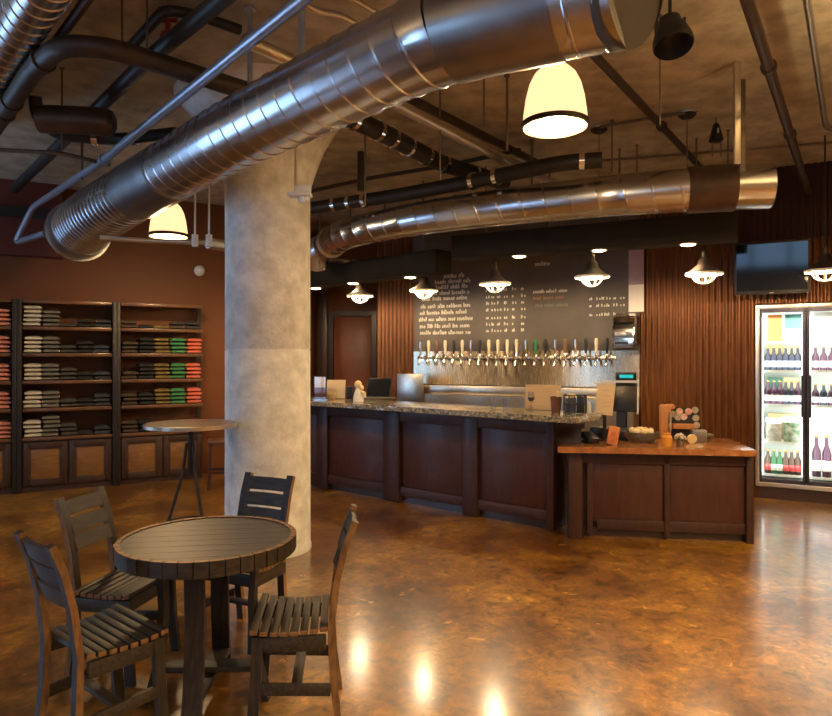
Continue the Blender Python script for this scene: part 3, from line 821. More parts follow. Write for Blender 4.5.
# low wooden counter joined to the bar's right end
LU = Vector((1.52, -0.22, 0)).normalized(); LN = Vector((-LU.y, LU.x, 0)); LA = math.atan2(LU.y, LU.x)
L0 = Vector((1.36, 5.90, 0)); LL = 1.56; LH = 0.765
low = thing('low_counter', 'low dark panelled counter joined to the right end of the bar', 'counter', L0, LA)
obj('body', B().box((LL / 2 + .05, 0.265, LH / 2 + .04), (LL - .15, 0.40, LH - .1)), M['bar_wood'], low)
obj('plinth', B().box((LL / 2 + .05, 0.265, 0.05), (LL - .17, 0.38, 0.10)), M['dark_wood'], low)
obj('post', B().box((0.06, 0.03, LH / 2), (0.12, 0.12, LH), bev=.006), M['bar_wood'], low)
obj('post', B().box((LL - .03, 0.04, LH / 2), (0.06, 0.10, LH), bev=.006), M['bar_wood'], low)
obj('top_rail', B().box((LL / 2, 0.03, LH - .05), (LL, 0.05, 0.10), bev=.005), M['bar_wood'], low)
obj('bottom_rail', B().box((LL / 2 + .12, 0.035, 0.12), (LL - .26, 0.045, 0.09), bev=.005), M['bar_wood'], low)
obj('stile', B().box((0.85, 0.03, LH / 2), (0.05, 0.05, LH - .06), bev=.005), M['bar_wood'], low)
obj('stile', B().box((0.19, 0.035, LH / 2), (0.05, 0.05, LH - .06), bev=.005), M['bar_wood'], low)
obj('panel', B().box((0.52, 0.045, 0.42), (0.63, 0.03, 0.56), bev=.004), M['bar_panel'], low)
obj('panel', B().box((1.19, 0.045, 0.42), (0.64, 0.03, 0.56), bev=.004), M['bar_panel'], low)
def lw(x, y): p = L0 + LU * x + LN * y; return (p.x, p.y)
rnd = random.Random(3)
fr = [lw(-0.10 + (LL + .09) * i / 40, -0.105 + rnd.uniform(-.008, .008)) for i in range(41)]
poly = fr + [lw(LL + .03, 0.74), (1.97, 6.63), (1.93, 6.50), (1.50, 6.02), lw(-.05, 0.10)]
t = obj('counter_slab', B().prism(poly, LH + .002, LH + .055, bev=0.005), M['counter_wood'])
tag(t, 'thick glossy red-brown wooden slab on the low counter', 'countertop')
LZ = LH + .055

# ---------------------------------------------------------------- back wall: chalkboard, taps, steel
t = thing('chalkboard', 'wide dark chalkboard with a handwritten beer menu above the taps', 'chalkboard', bw(0), BWA)
CB0, CB1 = bw_z(520, 351), 3.45
obj('board', B().box(((SC0 + SC1) / 2, -0.015, (CB0 + CB1) / 2), (SC1 - SC0, 0.03, CB1 - CB0)), M['chalk_board'], t)
def scribble(b, s0, s1, z, h, rr, word=(3, 8), thick=0.007):
    x = s0
    while x < s1:
        for _ in range(rr.randint(*word)):
            if x > s1: break
            w = h * rr.uniform(0.32, 0.5)
            hh = h * rr.choice([0.62, 0.66, 1.0, 0.7])
            pts = [(x + w * rr.uniform(0, .25), z), (x + w * rr.uniform(0.05, .3), z + hh), (x + w * rr.uniform(.6, .9), z + hh * rr.uniform(.5, .95)), (x + w * rr.uniform(.5, .9), z + hh * rr.uniform(0, .2))]
            for a, c in zip(pts, pts[1:]):
                d = Vector((c[0] - a[0], 0, c[1] - a[1])); L = d.length
                if L < 1e-5: continue
                nn = Vector((-d.z, 0, d.x)).normalized() * thick / 2
                A, Cc = Vector((a[0], -0.0325, a[1])), Vector((c[0], -0.0325, c[1]))
                b.quad(A - nn, Cc - nn, Cc + nn, A + nn)
            x += w * 1.15
        x += h * 0.45
rr = random.Random(11)
def menu_line(px0, px1, py, m, h=0.062, name='lettering', word=(3, 8), thick=0.009):
    b = B(); scribble(b, bw_s(px0), bw_s(px1), bw_z((px0 + px1) / 2, py), h, rr, word, thick)
    obj(name, b, m, t)
for py, x0, x1 in [(334.5, 421, 471), (328, 421, 472), (321, 420, 474), (314.5, 421, 468), (308, 422, 470), (300.5, 423, 467), (295, 424, 469), (289, 437, 468), (283.5, 436, 470), (278, 445, 466)]:
    menu_line(x0, x1, py, M['chalk'])
for py in (332, 325.5, 319, 311, 304.5, 298, 291):
    b = B()
    for px in (487, 492.5, 498, 505, 513, 522):
        s = bw_s(px); scribble(b, s, s + 0.045, bw_z(505, py), 0.045, rr, (1, 2), 0.009)
    obj('numeral_lettering', b, M['chalk'], t)
menu_line(534, 567, 293, M['chalk'], 0.05)
menu_line(534, 565, 299.5, M['chalk_orange'], 0.05)
menu_line(536, 568, 307, M['chalk_green'], 0.05)
menu_line(536, 553, 266, M['chalk'], 0.06)
for py in (300, 307, 316):
    b = B()
    for px in (590, 597, 602, 607, 614, 621):
        s = bw_s(px); scribble(b, s, s + 0.045, bw_z(605, py), 0.04, rr, (1, 2), 0.008)
    obj('numeral_lettering', b, M['chalk'], t)

t = thing('tap_panel', 'tall brushed stainless steel panel carrying the row of beer taps', 'panel', bw(0), BWA)
obj('sheet', B().box(((SC0 + SC1) / 2, -0.02, (CB0 + .95) / 2), (SC1 - SC0, 0.04, CB0 - .95)), M['steel'], t)
obj('rail', B().box(((SC0 + SC1) / 2 - .1, -0.05, 1.60), (SC1 - SC0 - .35, 0.03, 0.05), bev=.004), M['steel'], t)
t = thing('back_counter', 'stainless back counter with drip tray below the beer taps', 'counter', bw(0), BWA)
obj('cabinet', B().box(((SC0 + SC1) / 2, -0.25, 0.55), (SC1 - SC0, 0.40, 1.10)), M['steel_plain'], t)
obj('drip_tray', B().box(((SC0 + SC1) / 2, -0.22, 1.165), (SC1 - SC0 - .15, 0.34, 0.12), bev=.01), M['steel_plain'], t)
sa, sb = bw_s(404), bw_s(430)
obj('splash_guard', B().box((SC0 + .18, -0.47, 1.16), (0.42, 0.02, 0.44), bev=.004), M['steel_plain'], t)
obj('tray_grid', B().box(((SC0 + SC1) / 2, -0.22, 1.228), (SC1 - SC0 - .25, 0.28, 0.008)), M['matt_black'], t)

handle_m = {
    'ivory': mat('ivory_handle', (0.75, 0.66, 0.48), None, 5, 0.3), 'black': M['black'],
    'silver': M['chrome'], 'green': mat('green_handle', (0.02, 0.22, 0.08), None, 5, 0.3), 'brown': mat('brown_handle', (0.16, 0.07, 0.03), None, 5, 0.35)}
hc = ['silver', 'ivory', 'brown', 'ivory', 'black', 'ivory', 'silver', 'black', 'ivory', 'ivory', 'ivory', 'ivory', 'silver', 'green', 'black', 'silver', 'brown', 'silver', 'black', 'ivory', 'black']
s_a, s_b = bw_s(425), bw_s(609.5)
tap_protos = {}
for i, c in enumerate(hc):
    s = s_a + (s_b - s_a) * i / 20
    p = bw(s, 0.065, 1.60)
    lab = 'chrome beer tap with %s handle, %s tap from the left end of the row' % (c, ORD[i])
    if c in tap_protos:
        dup(tap_protos[c], p, BWA, lab); continue
    t = thing('beer_tap', lab, 'tap', p, BWA, 'beer taps on the steel wall')
    tap_protos[c] = t
    obj('faucet', B().tube([(0, 0, 0), (0, -0.055, 0)], 0.022, 14).tube(elbow_path([(0, -0.05, 0.0), (0, -0.10, 0.0), (0, -0.135, -0.10)], 0.04), [0.017] * 8, 12).lathe([(0, 0.06), (0.012, 0.06), (0.018, 0.03), (0.02, 0.0), (0, 0)], 12, (0, -0.075, 0.0)), M['chrome'], t)
    obj('flange', B().tube([(0, 0.0, 0), (0, -0.016, 0)], 0.036, 18), M['chrome'], t)
    hb = B()
    if i % 3 == 2: hb.box((0, -0.075, 0.155), (0.05, 0.022, 0.18), bev=.008)
    else: hb.lathe([(0, 0.055), (0.013, 0.055), (0.017, 0.10), (0.024, 0.19), (0.021, 0.24), (0.01, 0.252), (0, 0.252)], 14, (0, -0.075, 0))
    obj('handle', hb, handle_m[c], t)

# banner at the end of the chalkboard, dispenser below it
s0, s1 = bw_s(629.5), bw_s(644.5)
t = thing('banner', 'narrow two-tone banner, lilac above cream, at the right end of the chalkboard', 'banner', bw((s0 + s1) / 2, 0.05), BWA)
zt, zm, zb = bw_z(637, 249), bw_z(637, 285), bw_z(637, 312)
obj('upper_cloth', B().box((0, 0, (zt + zm) / 2), (s1 - s0, 0.012, zt - zm)), M['lilac'], t)
obj('lower_cloth', B().box((0, 0, (zm + zb) / 2), (s1 - s0, 0.012, zm - zb)), M['paper'], t)
obj('rail', B().tube([(-(s1 - s0) / 2 - .01, -0.01, zt), ((s1 - s0) / 2 + .01, -0.01, zt)], 0.012, 10), M['iron_brown'], t)
s = bw_s(627)
t = thing('towel_dispenser', 'rounded chrome dispenser on the steel wall below the banner', 'dispenser', bw(s, 0.04, bw_z(627, 348)), BWA)
b = B(); prof = [(0, 0), (-0.20, 0.0), (-0.21, 0.10), (-0.20, 0.26), (-0.15, 0.38), (-0.06, 0.43), (0, 0.43)]
va = [b.bm.verts.new((-0.13, y, z)) for y, z in prof]; vb = [b.bm.verts.new((0.13, y, z)) for y, z in prof]
b.bm.faces.new(va); b.bm.faces.new(vb[::-1])
for k in range(len(prof)): b.bm.faces.new((va[k], va[(k + 1) % len(prof)], vb[(k + 1) % len(prof)], vb[k]))
bmesh.ops.bevel(b.bm, geom=b.bm.edges[:], offset=0.015, segments=2, affect='EDGES')
obj('cover', b, M['chrome'], t)
obj('side_cap', B().box((0.14, -0.09, 0.21), (0.03, 0.17, 0.36), bev=.012), M['brown_sleeve'], t)
obj('slot', B().box((-.02, -0.205, 0.06), (0.16, 0.02, 0.03)), M['black'], t)
obj('window', B().box((-.03, -0.212, 0.16), (0.13, 0.012, 0.06), bev=.005), M['galv_dark'], t)

# television
stv0, stv1 = bw_s(734), bw_s(811)
sm = (stv0 + stv1) / 2
pT = bw(sm, 0.30); zt, zb = CAMZ + (CY - 241.5) / F * pT.y, CAMZ + (CY - 294) / F * pT.y
t = thing('television', 'black flat television mounted on the rusty cladding above the fridge', 'television', (pT.x, pT.y, zb), BWA)
W_, H_ = (stv1 - stv0) * 0.955, zt - zb
tilt = Matrix.Rotation(math.radians(5), 3, 'X')
def tv(v): return tilt @ Vector(v)
b = B().box(tv((0, 0.02, H_ / 2)), (W_, 0.05, H_), bev=.012, rot=tilt); obj('housing', b, M['black'], t)
obj('screen', B().box(tv((0, -0.008, H_ / 2 + .008)), (W_ - .05, 0.006, H_ - .065), rot=tilt), M['screen'], t)
obj('badge', B().box(tv((0, -0.008, 0.014)), (0.04, 0.004, 0.008), rot=tilt), M['conduit_warm'], t)
obj('wall_bracket', B().bar(tv((0, 0.04, H_ / 2)), (0, 0.25, H_ / 2 + .05), 0.16, 0.10), M['black'], t)

# ---------------------------------------------------------------- fridge
FO = bw(SF0, 0.0)
FW = SF1 - SF0; FD = 0.62
fr_ = thing('display_fridge', 'tall lit glass-door display fridge built into the rusty cladding', 'fridge', (FO.x, FO.y, 0), BWA)
obj('kick_plate', B().box((FW / 2, 0.25, 0.07), (FW, 0.52, 0.14)), M['dark_wood'], fr_)
b = B()
zc = (FZ0 + FZ1) / 2; hz = FZ1 - FZ0
b.box((FW / 2, FD + .0, zc), (FW, 0.03, hz)).box((0.015, FD / 2, zc), (0.03, FD, hz)).box((FW - .015, FD / 2, zc), (0.03, FD, hz))
b.box((FW / 2, FD / 2, FZ0 + .02), (FW, FD, 0.04)).box((FW / 2, FD / 2, FZ1 - .02), (FW, FD, 0.04))
obj('cabinet', b, M['fridge_inner'], fr_)
sdoor = bw_s(806) - SF0
b = B().box((FW / 2, -0.02, FZ1 - .02), (FW + .03, 0.05, 0.05), bev=.006).box((FW / 2, -0.02, FZ0 + .015), (FW + .03, 0.05, 0.05), bev=.006)
b.box((-0.0, -0.02, zc), (0.04, 0.05, hz), bev=.006).box((FW, -0.02, zc), (0.04, 0.05, hz), bev=.006)
obj('outer_frame', b, M['fridge_frame'], fr_)
obj('mullion', B().box((sdoor, 0.02, zc), (0.05, 0.05, hz - .08)), M['black'], fr_)
for x0, x1 in ((0.022, sdoor - .008), (sdoor + .008, FW - .022)):
    w = x1 - x0; cx = (x0 + x1) / 2
    d = obj('door', B().box((cx, -0.02, FZ1 - .065), (w, 0.04, 0.04)).box((cx, -0.02, FZ0 + .06), (w, 0.04, 0.045)).box((x0 + .013, -0.02, zc), (0.026, 0.04, hz - .09)).box((x1 - .013, -0.02, zc), (0.026, 0.04, hz - .09)), M['door_frame'], fr_)
    obj('glass', B().box((cx, -0.02, zc), (w - .06, 0.008, hz - .15)), M['glass'], d)
    hx = x1 - .03 if x0 < .1 else x0 + .03
    obj('handle', B().tube(elbow_path([(hx, -0.03, 0.95), (hx, -0.075, 0.95), (hx, -0.075, 1.40), (hx, -0.03, 1.40)], 0.03), 0.010, 8), M['black'], d)
def fz(py):  # height on the fridge front for a photo row
    return CAMZ + (CY - py) / F * (FO.y - 0.1)
shelf_z = [fz(476), fz(442.5), fz(405), fz(370.5)]
for z in shelf_z:
    obj('shelf', B().box(((sdoor + .035) / 2, FD / 2 + .03, z - .01), (sdoor - .045, FD - .12, 0.022)), M['fridge_inner'], fr_)
    if z != shelf_z[1]:
        obj('shelf', B().box(((sdoor + FW) / 2, FD / 2 + .03, z - .01), (FW - sdoor - .07, FD - .12, 0.022)), M['fridge_inner'], fr_)
for x in (0.05, sdoor - .03, sdoor + .03, FW - .05):
    obj('lamp_tube', B().box((x, 0.06, zc), (0.018, 0.018, hz - .25)), M['led'], fr_)
def fpos(x, y, z): p = FO + BWD * x - BWN * y; return Vector((p.x, p.y, z))
for k in range(2):
    for z in (0.75, 1.65):
        pl = fpos((0.24, 0.74)[k], 0.12, z)
        light('AREA', 'fridge_light', pl, 3.2, (0.95, 1.0, 0.93), 0.3, (PI / 2, 0, BWA), shape=(0.4, 0.8))

# bottles
bot_cols = {'dark blue': (mat('dark_bottle_glass', (0.015, 0.02, 0.05), None, 5, 0.15), mat('blue_white_label', (0.55, 0.62, 0.75), None, 8, 0.5)),
            'green': (mat('green_bottle_glass', (0.01, 0.09, 0.03), None, 5, 0.15), mat('green_white_label', (0.7, 0.78, 0.7), None, 8, 0.5)),
            'brown': (mat('brown_bottle_glass', (0.05, 0.02, 0.008), None, 5, 0.15), mat('red_label', (0.65, 0.06, 0.06), None, 8, 0.5)),
            'purple': (mat('purple_bottle_glass', (0.06, 0.015, 0.05), None, 5, 0.15), mat('white_pink_label', (0.82, 0.70, 0.72), None, 8, 0.5))}
protos = {}
def bottle(col, p, h, label, r=0.037):
    key = (col, round(h, 2))
    if key in protos: return dup(protos[key], p, BWA, label)
    g, lb = bot_cols[col]
    t = thing('bottle', label, 'bottle', p, BWA, 'bottles in the display fridge'); protos[key] = t
    obj('glass_body', B().lathe([(0, 0), (r, 0), (r, h * .56), (r * .85, h * .64), (r * .42, h * .76), (r * .36, h * .94), (r * .42, h * .95), (r * .42, h), (0, h)], 16), g, t)
    obj('label', B().lathe([(r + .001, h * .14), (r + .0015, h * .14), (r + .0015, h * .40), (r + .001, h * .40)], 16, close=True), lb, t)
    obj('cap', B().lathe([(r * .45, h * .96), (r * .45, h * 1.01), (0, h * 1.01)], 12), M['cap_gold'], t)
    return t
SHN = ['bottom shelf', 'third shelf down', 'second shelf down', 'top shelf']
def bottle_row(si, door, n, cols, h, x0, x1):
    for i in range(n):
        x = x0 + (x1 - x0) * (i + .5) / n
        c = cols[i % len(cols)]
        bottle(c, fpos(x, 0.17, shelf_z[si] + .002), h, '%s bottle, %s from left, %s, %s fridge door' % (c, ORD[i], SHN[si], door))
a0, a1 = 0.075, sdoor - .045
c0, c1 = sdoor + .06, FW - .07
bottle_row(3, 'left', 6, ['dark blue'], 0.265, a0, a1)
bottle_row(2, 'left', 6, ['purple', 'purple', 'purple', 'dark blue', 'dark blue'], 0.265, a0, a1)
bottle_row(0, 'left', 6, ['brown', 'green', 'green', 'brown', 'brown'], 0.27, a0, a1)
bottle_row(3, 'right', 5, ['purple'], 0.265, c0, c1)
bottle_row(2, 'right', 5, ['purple', 'dark blue'], 0.235, c0, c1)
for i in range(4):
    x = c0 + (c1 - c0) * (i + .5) / 4
    bottle('purple', fpos(x, 0.17, shelf_z[0] + .002), 0.46, 'tall dark bottle with pink label, %s from left, right fridge door bottom' % ORD[i], 0.044)
# packs on third shelf
M['pack_green'] = mat('green_pack', (0.02, 0.25, 0.07), (0.75, 0.80, 0.75), 14, 0.5)
M['pack_white'] = mat('white_pack', (0.80, 0.80, 0.80), (0.45, 0.48, 0.46), 16, 0.5)
def carton(x, w, h, m, lab):
    t = thing('drink_carton', lab, 'carton', fpos(x, 0.18, shelf_z[1] + .002), BWA, 'cartons in the display fridge')
    obj('box', B().box((0, 0, h / 2), (w, 0.16, h), bev=.005), m, t)
    hb = B().bar((-w * .35, 0, h), (-w * .2, 0, h + .05), 0.01, 0.1).bar((w * .35, 0, h), (w * .2, 0, h + .05), 0.01, 0.1).bar((-w * .2, 0, h + .05), (w * .2, 0, h + .05), 0.01, 0.02)
    obj('carry_handle', hb, m, t)
carton(a0 + .09, 0.15, 0.20, M['pack_white'], 'white drink carton on the third shelf of the left fridge door')
carton(a1 - .09, 0.16, 0.22, M['pack_green'], 'green and white drink carton beside the white carton in the fridge')
# goods at the back of the shelves
k = 0
for zi, cols in ((3, ('tan_wood', 'cream')), (2, ('teal', 'cork')), (1, ('tan_wood', 'cork'))):
    for x, cc in ((a0 + .11, cols[0]), (a1 - .10, cols[1])):
        side = ['left', 'right'][x > a0 + .2]
        tag(obj('carton', B().box((0, 0, 0.15), (0.17, 0.12, 0.30), bev=.004), M[cc], loc=fpos(x, 0.42, shelf_z[zi] + .002), rz=BWA),
            'plain carton at the back %s of the %s, left fridge door' % (side, SHN[zi]), 'carton', 'cartons behind the bottles'); k += 1
yp = 0.075
t = obj('poster', B().box((0, 0, 0), (bw_s(782) - bw_s(768), 0.004, fz(314) - fz(341))), M['yellow'], loc=fpos((bw_s(768) + bw_s(782)) / 2 - SF0, 0.13, (fz(314) + fz(341)) / 2), rz=BWA)
tag(t, 'yellow poster stuck inside the left fridge door glass', 'poster')
t = obj('sign', B().box((0, 0, 0), (bw_s(802) - bw_s(785), 0.004, fz(314) - fz(328))), M['teal'], loc=fpos((bw_s(785) + bw_s(802)) / 2 - SF0, 0.13, (fz(314) + fz(328)) / 2), rz=BWA)
tag(t, 'dark green sign beside the yellow poster in the fridge door', 'sign')
t = obj('sign', B().box((0, 0, 0), (0.20, 0.004, 0.17)), M['paper'], loc=fpos(sdoor + .18, 0.13, fz(320)), rz=BWA)
tag(t, 'white sign inside the top of the right fridge door', 'sign')

# ---------------------------------------------------------------- shirt racks
RO = Vector((-4.67, 7.82, 0))      # front bottom corner of the middle rack
def rk(x, y, z): p = RO + WLD * x + Vector((-WLD.y, WLD.x, 0)) * y; return Vector((p.x, p.y, z))
SZ = [0.65, 1.0, 1.33, 1.66, 1.98]
RD = 0.38
def rack(x0, w, label):
    t = thing('display_rack', label, 'rack', rk(x0, 0, 0), WLA, 'shirt display racks')
    obj('cabinet', B().box((w / 2, RD / 2 + .02, 0.33), (w, RD - .04, 0.58)).box((w / 2, RD / 2, 0.03), (w, RD - .04, 0.06)), M['dark_wood'], t)
    obj('cabinet_top', B().box((w / 2, RD / 2, 0.63), (w + .02, RD + .02, 0.04), bev=.006), M['shelf_wood'], t)
    for k in range(2):
        cx = w * (0.25 + 0.5 * k); dw = w / 2 - .02
        f = B()
        for xx in (-dw / 2 + .04, dw / 2 - .04): f.box((cx + xx, 0.01, 0.33), (0.08, 0.03, 0.52), bev=.005)
        for zz in (0.11, 0.55): f.box((cx, 0.01, zz), (dw - .1, 0.03, 0.08), bev=.005)
        d = obj('door', f, M['dark_wood'], t)
        obj('door_panel', B().box((cx, 0.018, 0.33), (dw - .14, 0.016, 0.38), bev=.004), M['cab_panel'], d)
    for xx in (0.0, w):
        if xx and x0 > 1:
            obj('upright', B().box((xx, RD - .03, 1.48), (0.05, 0.045, 1.66)), M['shelf_frame'], t)
        else:
            obj('side_panel', B().box((xx + (.025 if xx else -.025), RD / 2 - .01, 1.15), (0.045, RD + .04, 2.30), bev=.004), M['shelf_frame'], t)
    for z in SZ[1:] + [2.30]:
        obj('shelf', B().box((w / 2, RD / 2 + .02, z - .015), (w - .02, RD - .02, 0.028), bev=.005).box((w / 2, 0.012, z - .022), (w - .01, 0.03, 0.045), bev=.008), M['shelf_wood'], t)
    return t
racks = [(-1.12, 1.02, 'dark shirt rack cut off at the left edge, holding salmon shirts'), (0.0, 0.975, 'dark shirt rack in the middle, holding white and grey shirts'),
         (1.07, 1.00, 'dark shirt rack nearest the column, holding green and coral shirts')]
for a in racks: rack(*a)
for xx in (-0.06, 1.022):
    pass
shirt_cols = {
    'white': ((0.62, 0.58, 0.50), (0.50, 0.47, 0.40)), 'grey': ((0.16, 0.145, 0.12), (0.12, 0.11, 0.09)), 'charcoal': ((0.055, 0.048, 0.04), (0.04, 0.036, 0.03)),
    'black': ((0.013, 0.010, 0.009), (0.018, 0.015, 0.012)), 'navy': ((0.03, 0.032, 0.04), (0.05, 0.05, 0.055)), 'taupe': ((0.07, 0.045, 0.03), (0.05, 0.035, 0.025)),
    'inky': ((0.010, 0.009, 0.009), (0.014, 0.012, 0.012)), 'olive': ((0.22, 0.15, 0.035), (0.10, 0.07, 0.02)), 'green': ((0.05, 0.20, 0.075), (0.06, 0.23, 0.09)),
    'coral': ((0.62, 0.13, 0.075), (0.68, 0.16, 0.09)), 'salmon': ((0.70, 0.30, 0.18), (0.60, 0.18, 0.10))}
shirt_protos = {}
def shirt_mesh(col, v):
    key = (col, v)
    if key in shirt_protos: return shirt_protos[key]
    w, d, h = 0.178, 0.30, 0.050
    b = B(); t = bmesh.new(); bmesh.ops.create_grid(t, x_segments=8, y_segments=8, size=0.5)
    rv = random.Random(hash(key[0]) % 97 + v * 5 if False else len(col) * 7 + v)
    top = {}
    nx = ny = 9
    def prof(u): return (1 - abs(u) ** 3.2)
    V1 = [[None] * nx for _ in range(ny)]; V0 = [[None] * nx for _ in range(ny)]
    for j in range(ny):
        for i in range(nx):
            u = -1 + 2 * i / (nx - 1); w_ = -1 + 2 * j / (ny - 1)
            hh = h * (0.66 + 0.34 * min(prof(u), prof(w_))) + rv.uniform(-.0025, .0025)
            lo = h * 0.22 * (1 - min(prof(u), prof(w_)))
            x = u * w / 2; y = w_ * d / 2
            V1[j][i] = b.bm.verts.new((x, y, hh)); V0[j][i] = b.bm.verts.new((x, y, lo))
    t.free()
    for j in range(ny - 1):
        for i in range(nx - 1):
            b.bm.faces.new((V1[j][i], V1[j][i + 1], V1[j + 1][i + 1], V1[j + 1][i]))
            b.bm.faces.new((V0[j][i], V0[j + 1][i], V0[j + 1][i + 1], V0[j][i + 1]))
    for i in range(nx - 1):
        b.bm.faces.new((V0[0][i], V0[0][i + 1], V1[0][i + 1], V1[0][i])); b.bm.faces.new((V0[-1][i + 1], V0[-1][i], V1[-1][i], V1[-1][i + 1]))
        b.bm.faces.new((V0[i + 1][0], V0[i][0], V1[i][0], V1[i + 1][0])); b.bm.faces.new((V0[i][-1], V0[i + 1][-1], V1[i + 1][-1], V1[i][-1]))
    m = M.get('shirt_' + col)
    if not m:
        a, c = shirt_cols[col]; m = M['shirt_' + col] = mat(col.replace('-', '_') + '_cotton', a, c, 10, 0.85)
    o = obj('folded_shirt', b, m, ang=70)
    shirt_protos[key] = [o, True]
    return shirt_protos[key]
LEV = ['lowest shelf', 'second shelf up', 'third shelf up', 'fourth shelf up', 'topmost shelf']
RN = ['leftmost rack', 'middle rack', 'rack nearest the column']
def stack(ri, col, x, level, n, rs):
    for k in range(n):
        pr = shirt_mesh(col, rs.randint(0, 2))
        if pr[1]: o = pr[0]; pr[1] = False
        else: o = pr[0].copy(); C.objects.link(o)
        o.location = rk(racks[ri][0] + x + rs.uniform(-.004, .004), 0.17 + rs.uniform(-.012, .012), SZ[level] + .002 + k * 0.051)
        o.rotation_euler = (0, 0, WLA + rs.uniform(-.09, .09))
        tag(o, '%s folded t-shirt, %s from bottom of its stack, %s, %s' % (col, ORD[k], LEV[level], RN[ri]), 't-shirt', 'folded t-shirts on the racks')
rs = random.Random(5)
for lv in range(5):
    n = [4, 4, 4, 4, 5][lv]
    for ri, cols in ((1, [('white', n), ('grey', [5, 4, 4, 4, 4][lv]), ('charcoal', [3, 2, 3, 2, 1][lv]), ('black', [1, 2, 2, 3, 2][lv]), ('navy', [2, 3, 2, 2, 2][lv])]),
                     (2, [('taupe', [2, 3, 2, 3, 2][lv]), ('inky', [2, 3, 4, 4, 2][lv]), ('olive', 4 if lv in (1, 2, 3) else 1), ('green', 4 if lv in (1, 2, 3) else 1), ('coral', 4 if lv in (1, 2, 3) else 1)])):
        if ri == 2 and lv == 4: cols = [('taupe', 2), ('inky', 1), ('olive', 1), ('charcoal', 2), ('navy', 2)]
        if ri == 2 and lv == 0: cols = [('taupe', 3), ('inky', 3), ('olive', 2), ('green', 2), ('coral', 2)]
        for q, (c, m_) in enumerate(cols):
            w = racks[ri][1]
            stack(ri, c, 0.11 + q * (w - .22) / 4, lv, m_, rs)
    stack(0, 'salmon', racks[0][1] - .11, lv, 4, rs)

# ---------------------------------------------------------------- round barrel table, chairs
TC = Vector((-0.975, 3.10, 0))
tb = thing('round_table', 'round dark barrel-wood table with stave legs amid four chairs', 'table', TC)
TR, TZ = 0.405, 0.76
b = B()
npl = 9
pw = 2 * TR / npl
for i in range(npl):
    y0 = -TR + i * pw + .0012; y1 = y0 + pw - .0024
    pts = []
    R_ = TR - .02
    def hx(y): return math.sqrt(max(0.0, R_ * R_ - y * y))
    ys = [max(-R_ + .001, min(R_ - .001, y0 + (y1 - y0) * k / 5)) for k in range(6)]
    poly = [(hx(y), y) for y in ys] + [(-hx(y), y) for y in reversed(ys)]
    b.prism(poly, TZ - .035, TZ - .002)
obj('tabletop', b, M['table_top'], tb, rz=0.15)
b = B(); ns = 40
for i in range(ns):
    a0_, a1_ = 2 * PI * i / ns + .006, 2 * PI * (i + 1) / ns - .006
    ro = TR + random.uniform(-.002, .003); ri_ = TR - .024
    b.prism([(ri_ * math.cos(a0_), ri_ * math.sin(a0_)), (ro * math.cos(a0_), ro * math.sin(a0_)), (ro * math.cos((a0_ + a1_) / 2), ro * math.sin((a0_ + a1_) / 2)), (ro * math.cos(a1_), ro * math.sin(a1_)), (ri_ * math.cos(a1_), ri_ * math.sin(a1_))], TZ - .066, TZ + .003)
obj('rim_staves', b, M['stave'], tb, mat2=M['stave_edge'], pick=lambda f: f.normal.z > .9)
def curved_board(pts, w, th, side):
    """a board bent through pts, w wide along `side`, th thick"""
    b = B(); side = Vector(side).normalized(); pts = [Vector(p) for p in pts]; prev = None
    for i, p in enumerate(pts):
        tng = (pts[min(i + 1, len(pts) - 1)] - pts[max(i - 1, 0)]).normalized(); nn = tng.cross(side).normalized() * th / 2; s_ = side * w / 2
        ring = [b.bm.verts.new(p + s_ + nn), b.bm.verts.new(p - s_ + nn), b.bm.verts.new(p - s_ - nn), b.bm.verts.new(p + s_ - nn)]
        if prev:
            for k in range(4): b.bm.faces.new((prev[k], prev[(k + 1) % 4], ring[(k + 1) % 4], ring[k]))
        else: b.bm.faces.new(ring[::-1])
        prev = ring
    b.bm.faces.new(prev)
    return b
for k, a in enumerate([math.radians(x) for x in (-88, 2, 92, 182)]):
    dx_, dy_ = math.cos(a), math.sin(a)
    prof = [(0.22, TZ - .04), (0.215, 0.60), (0.205, 0.45), (0.215, 0.30), (0.235, 0.15), (0.275, 0.0)]
    lg = obj('leg', curved_board([(dx_ * r, dy_ * r, z) for r, z in prof], 0.085, 0.028, (-dy_, dx_, 0)), M['stave_leg'], tb)
    obj('bolt', B().tube([(dx_ * .20, dy_ * .20, 0.66), (dx_ * .24, dy_ * .24, 0.66)], 0.013, 10), M['rod'], lg)
for a in (math.radians(-88), math.radians(2)):
    dx_, dy_ = math.cos(a), math.sin(a)
    z = 0.125 if a < -1 else 0.155
    obj('stretcher', B().bar((-dx_ * .235, -dy_ * .235, z), (dx_ * .235, dy_ * .235, z), 0.09, 0.028, bev=.003), M['stave'], tb)

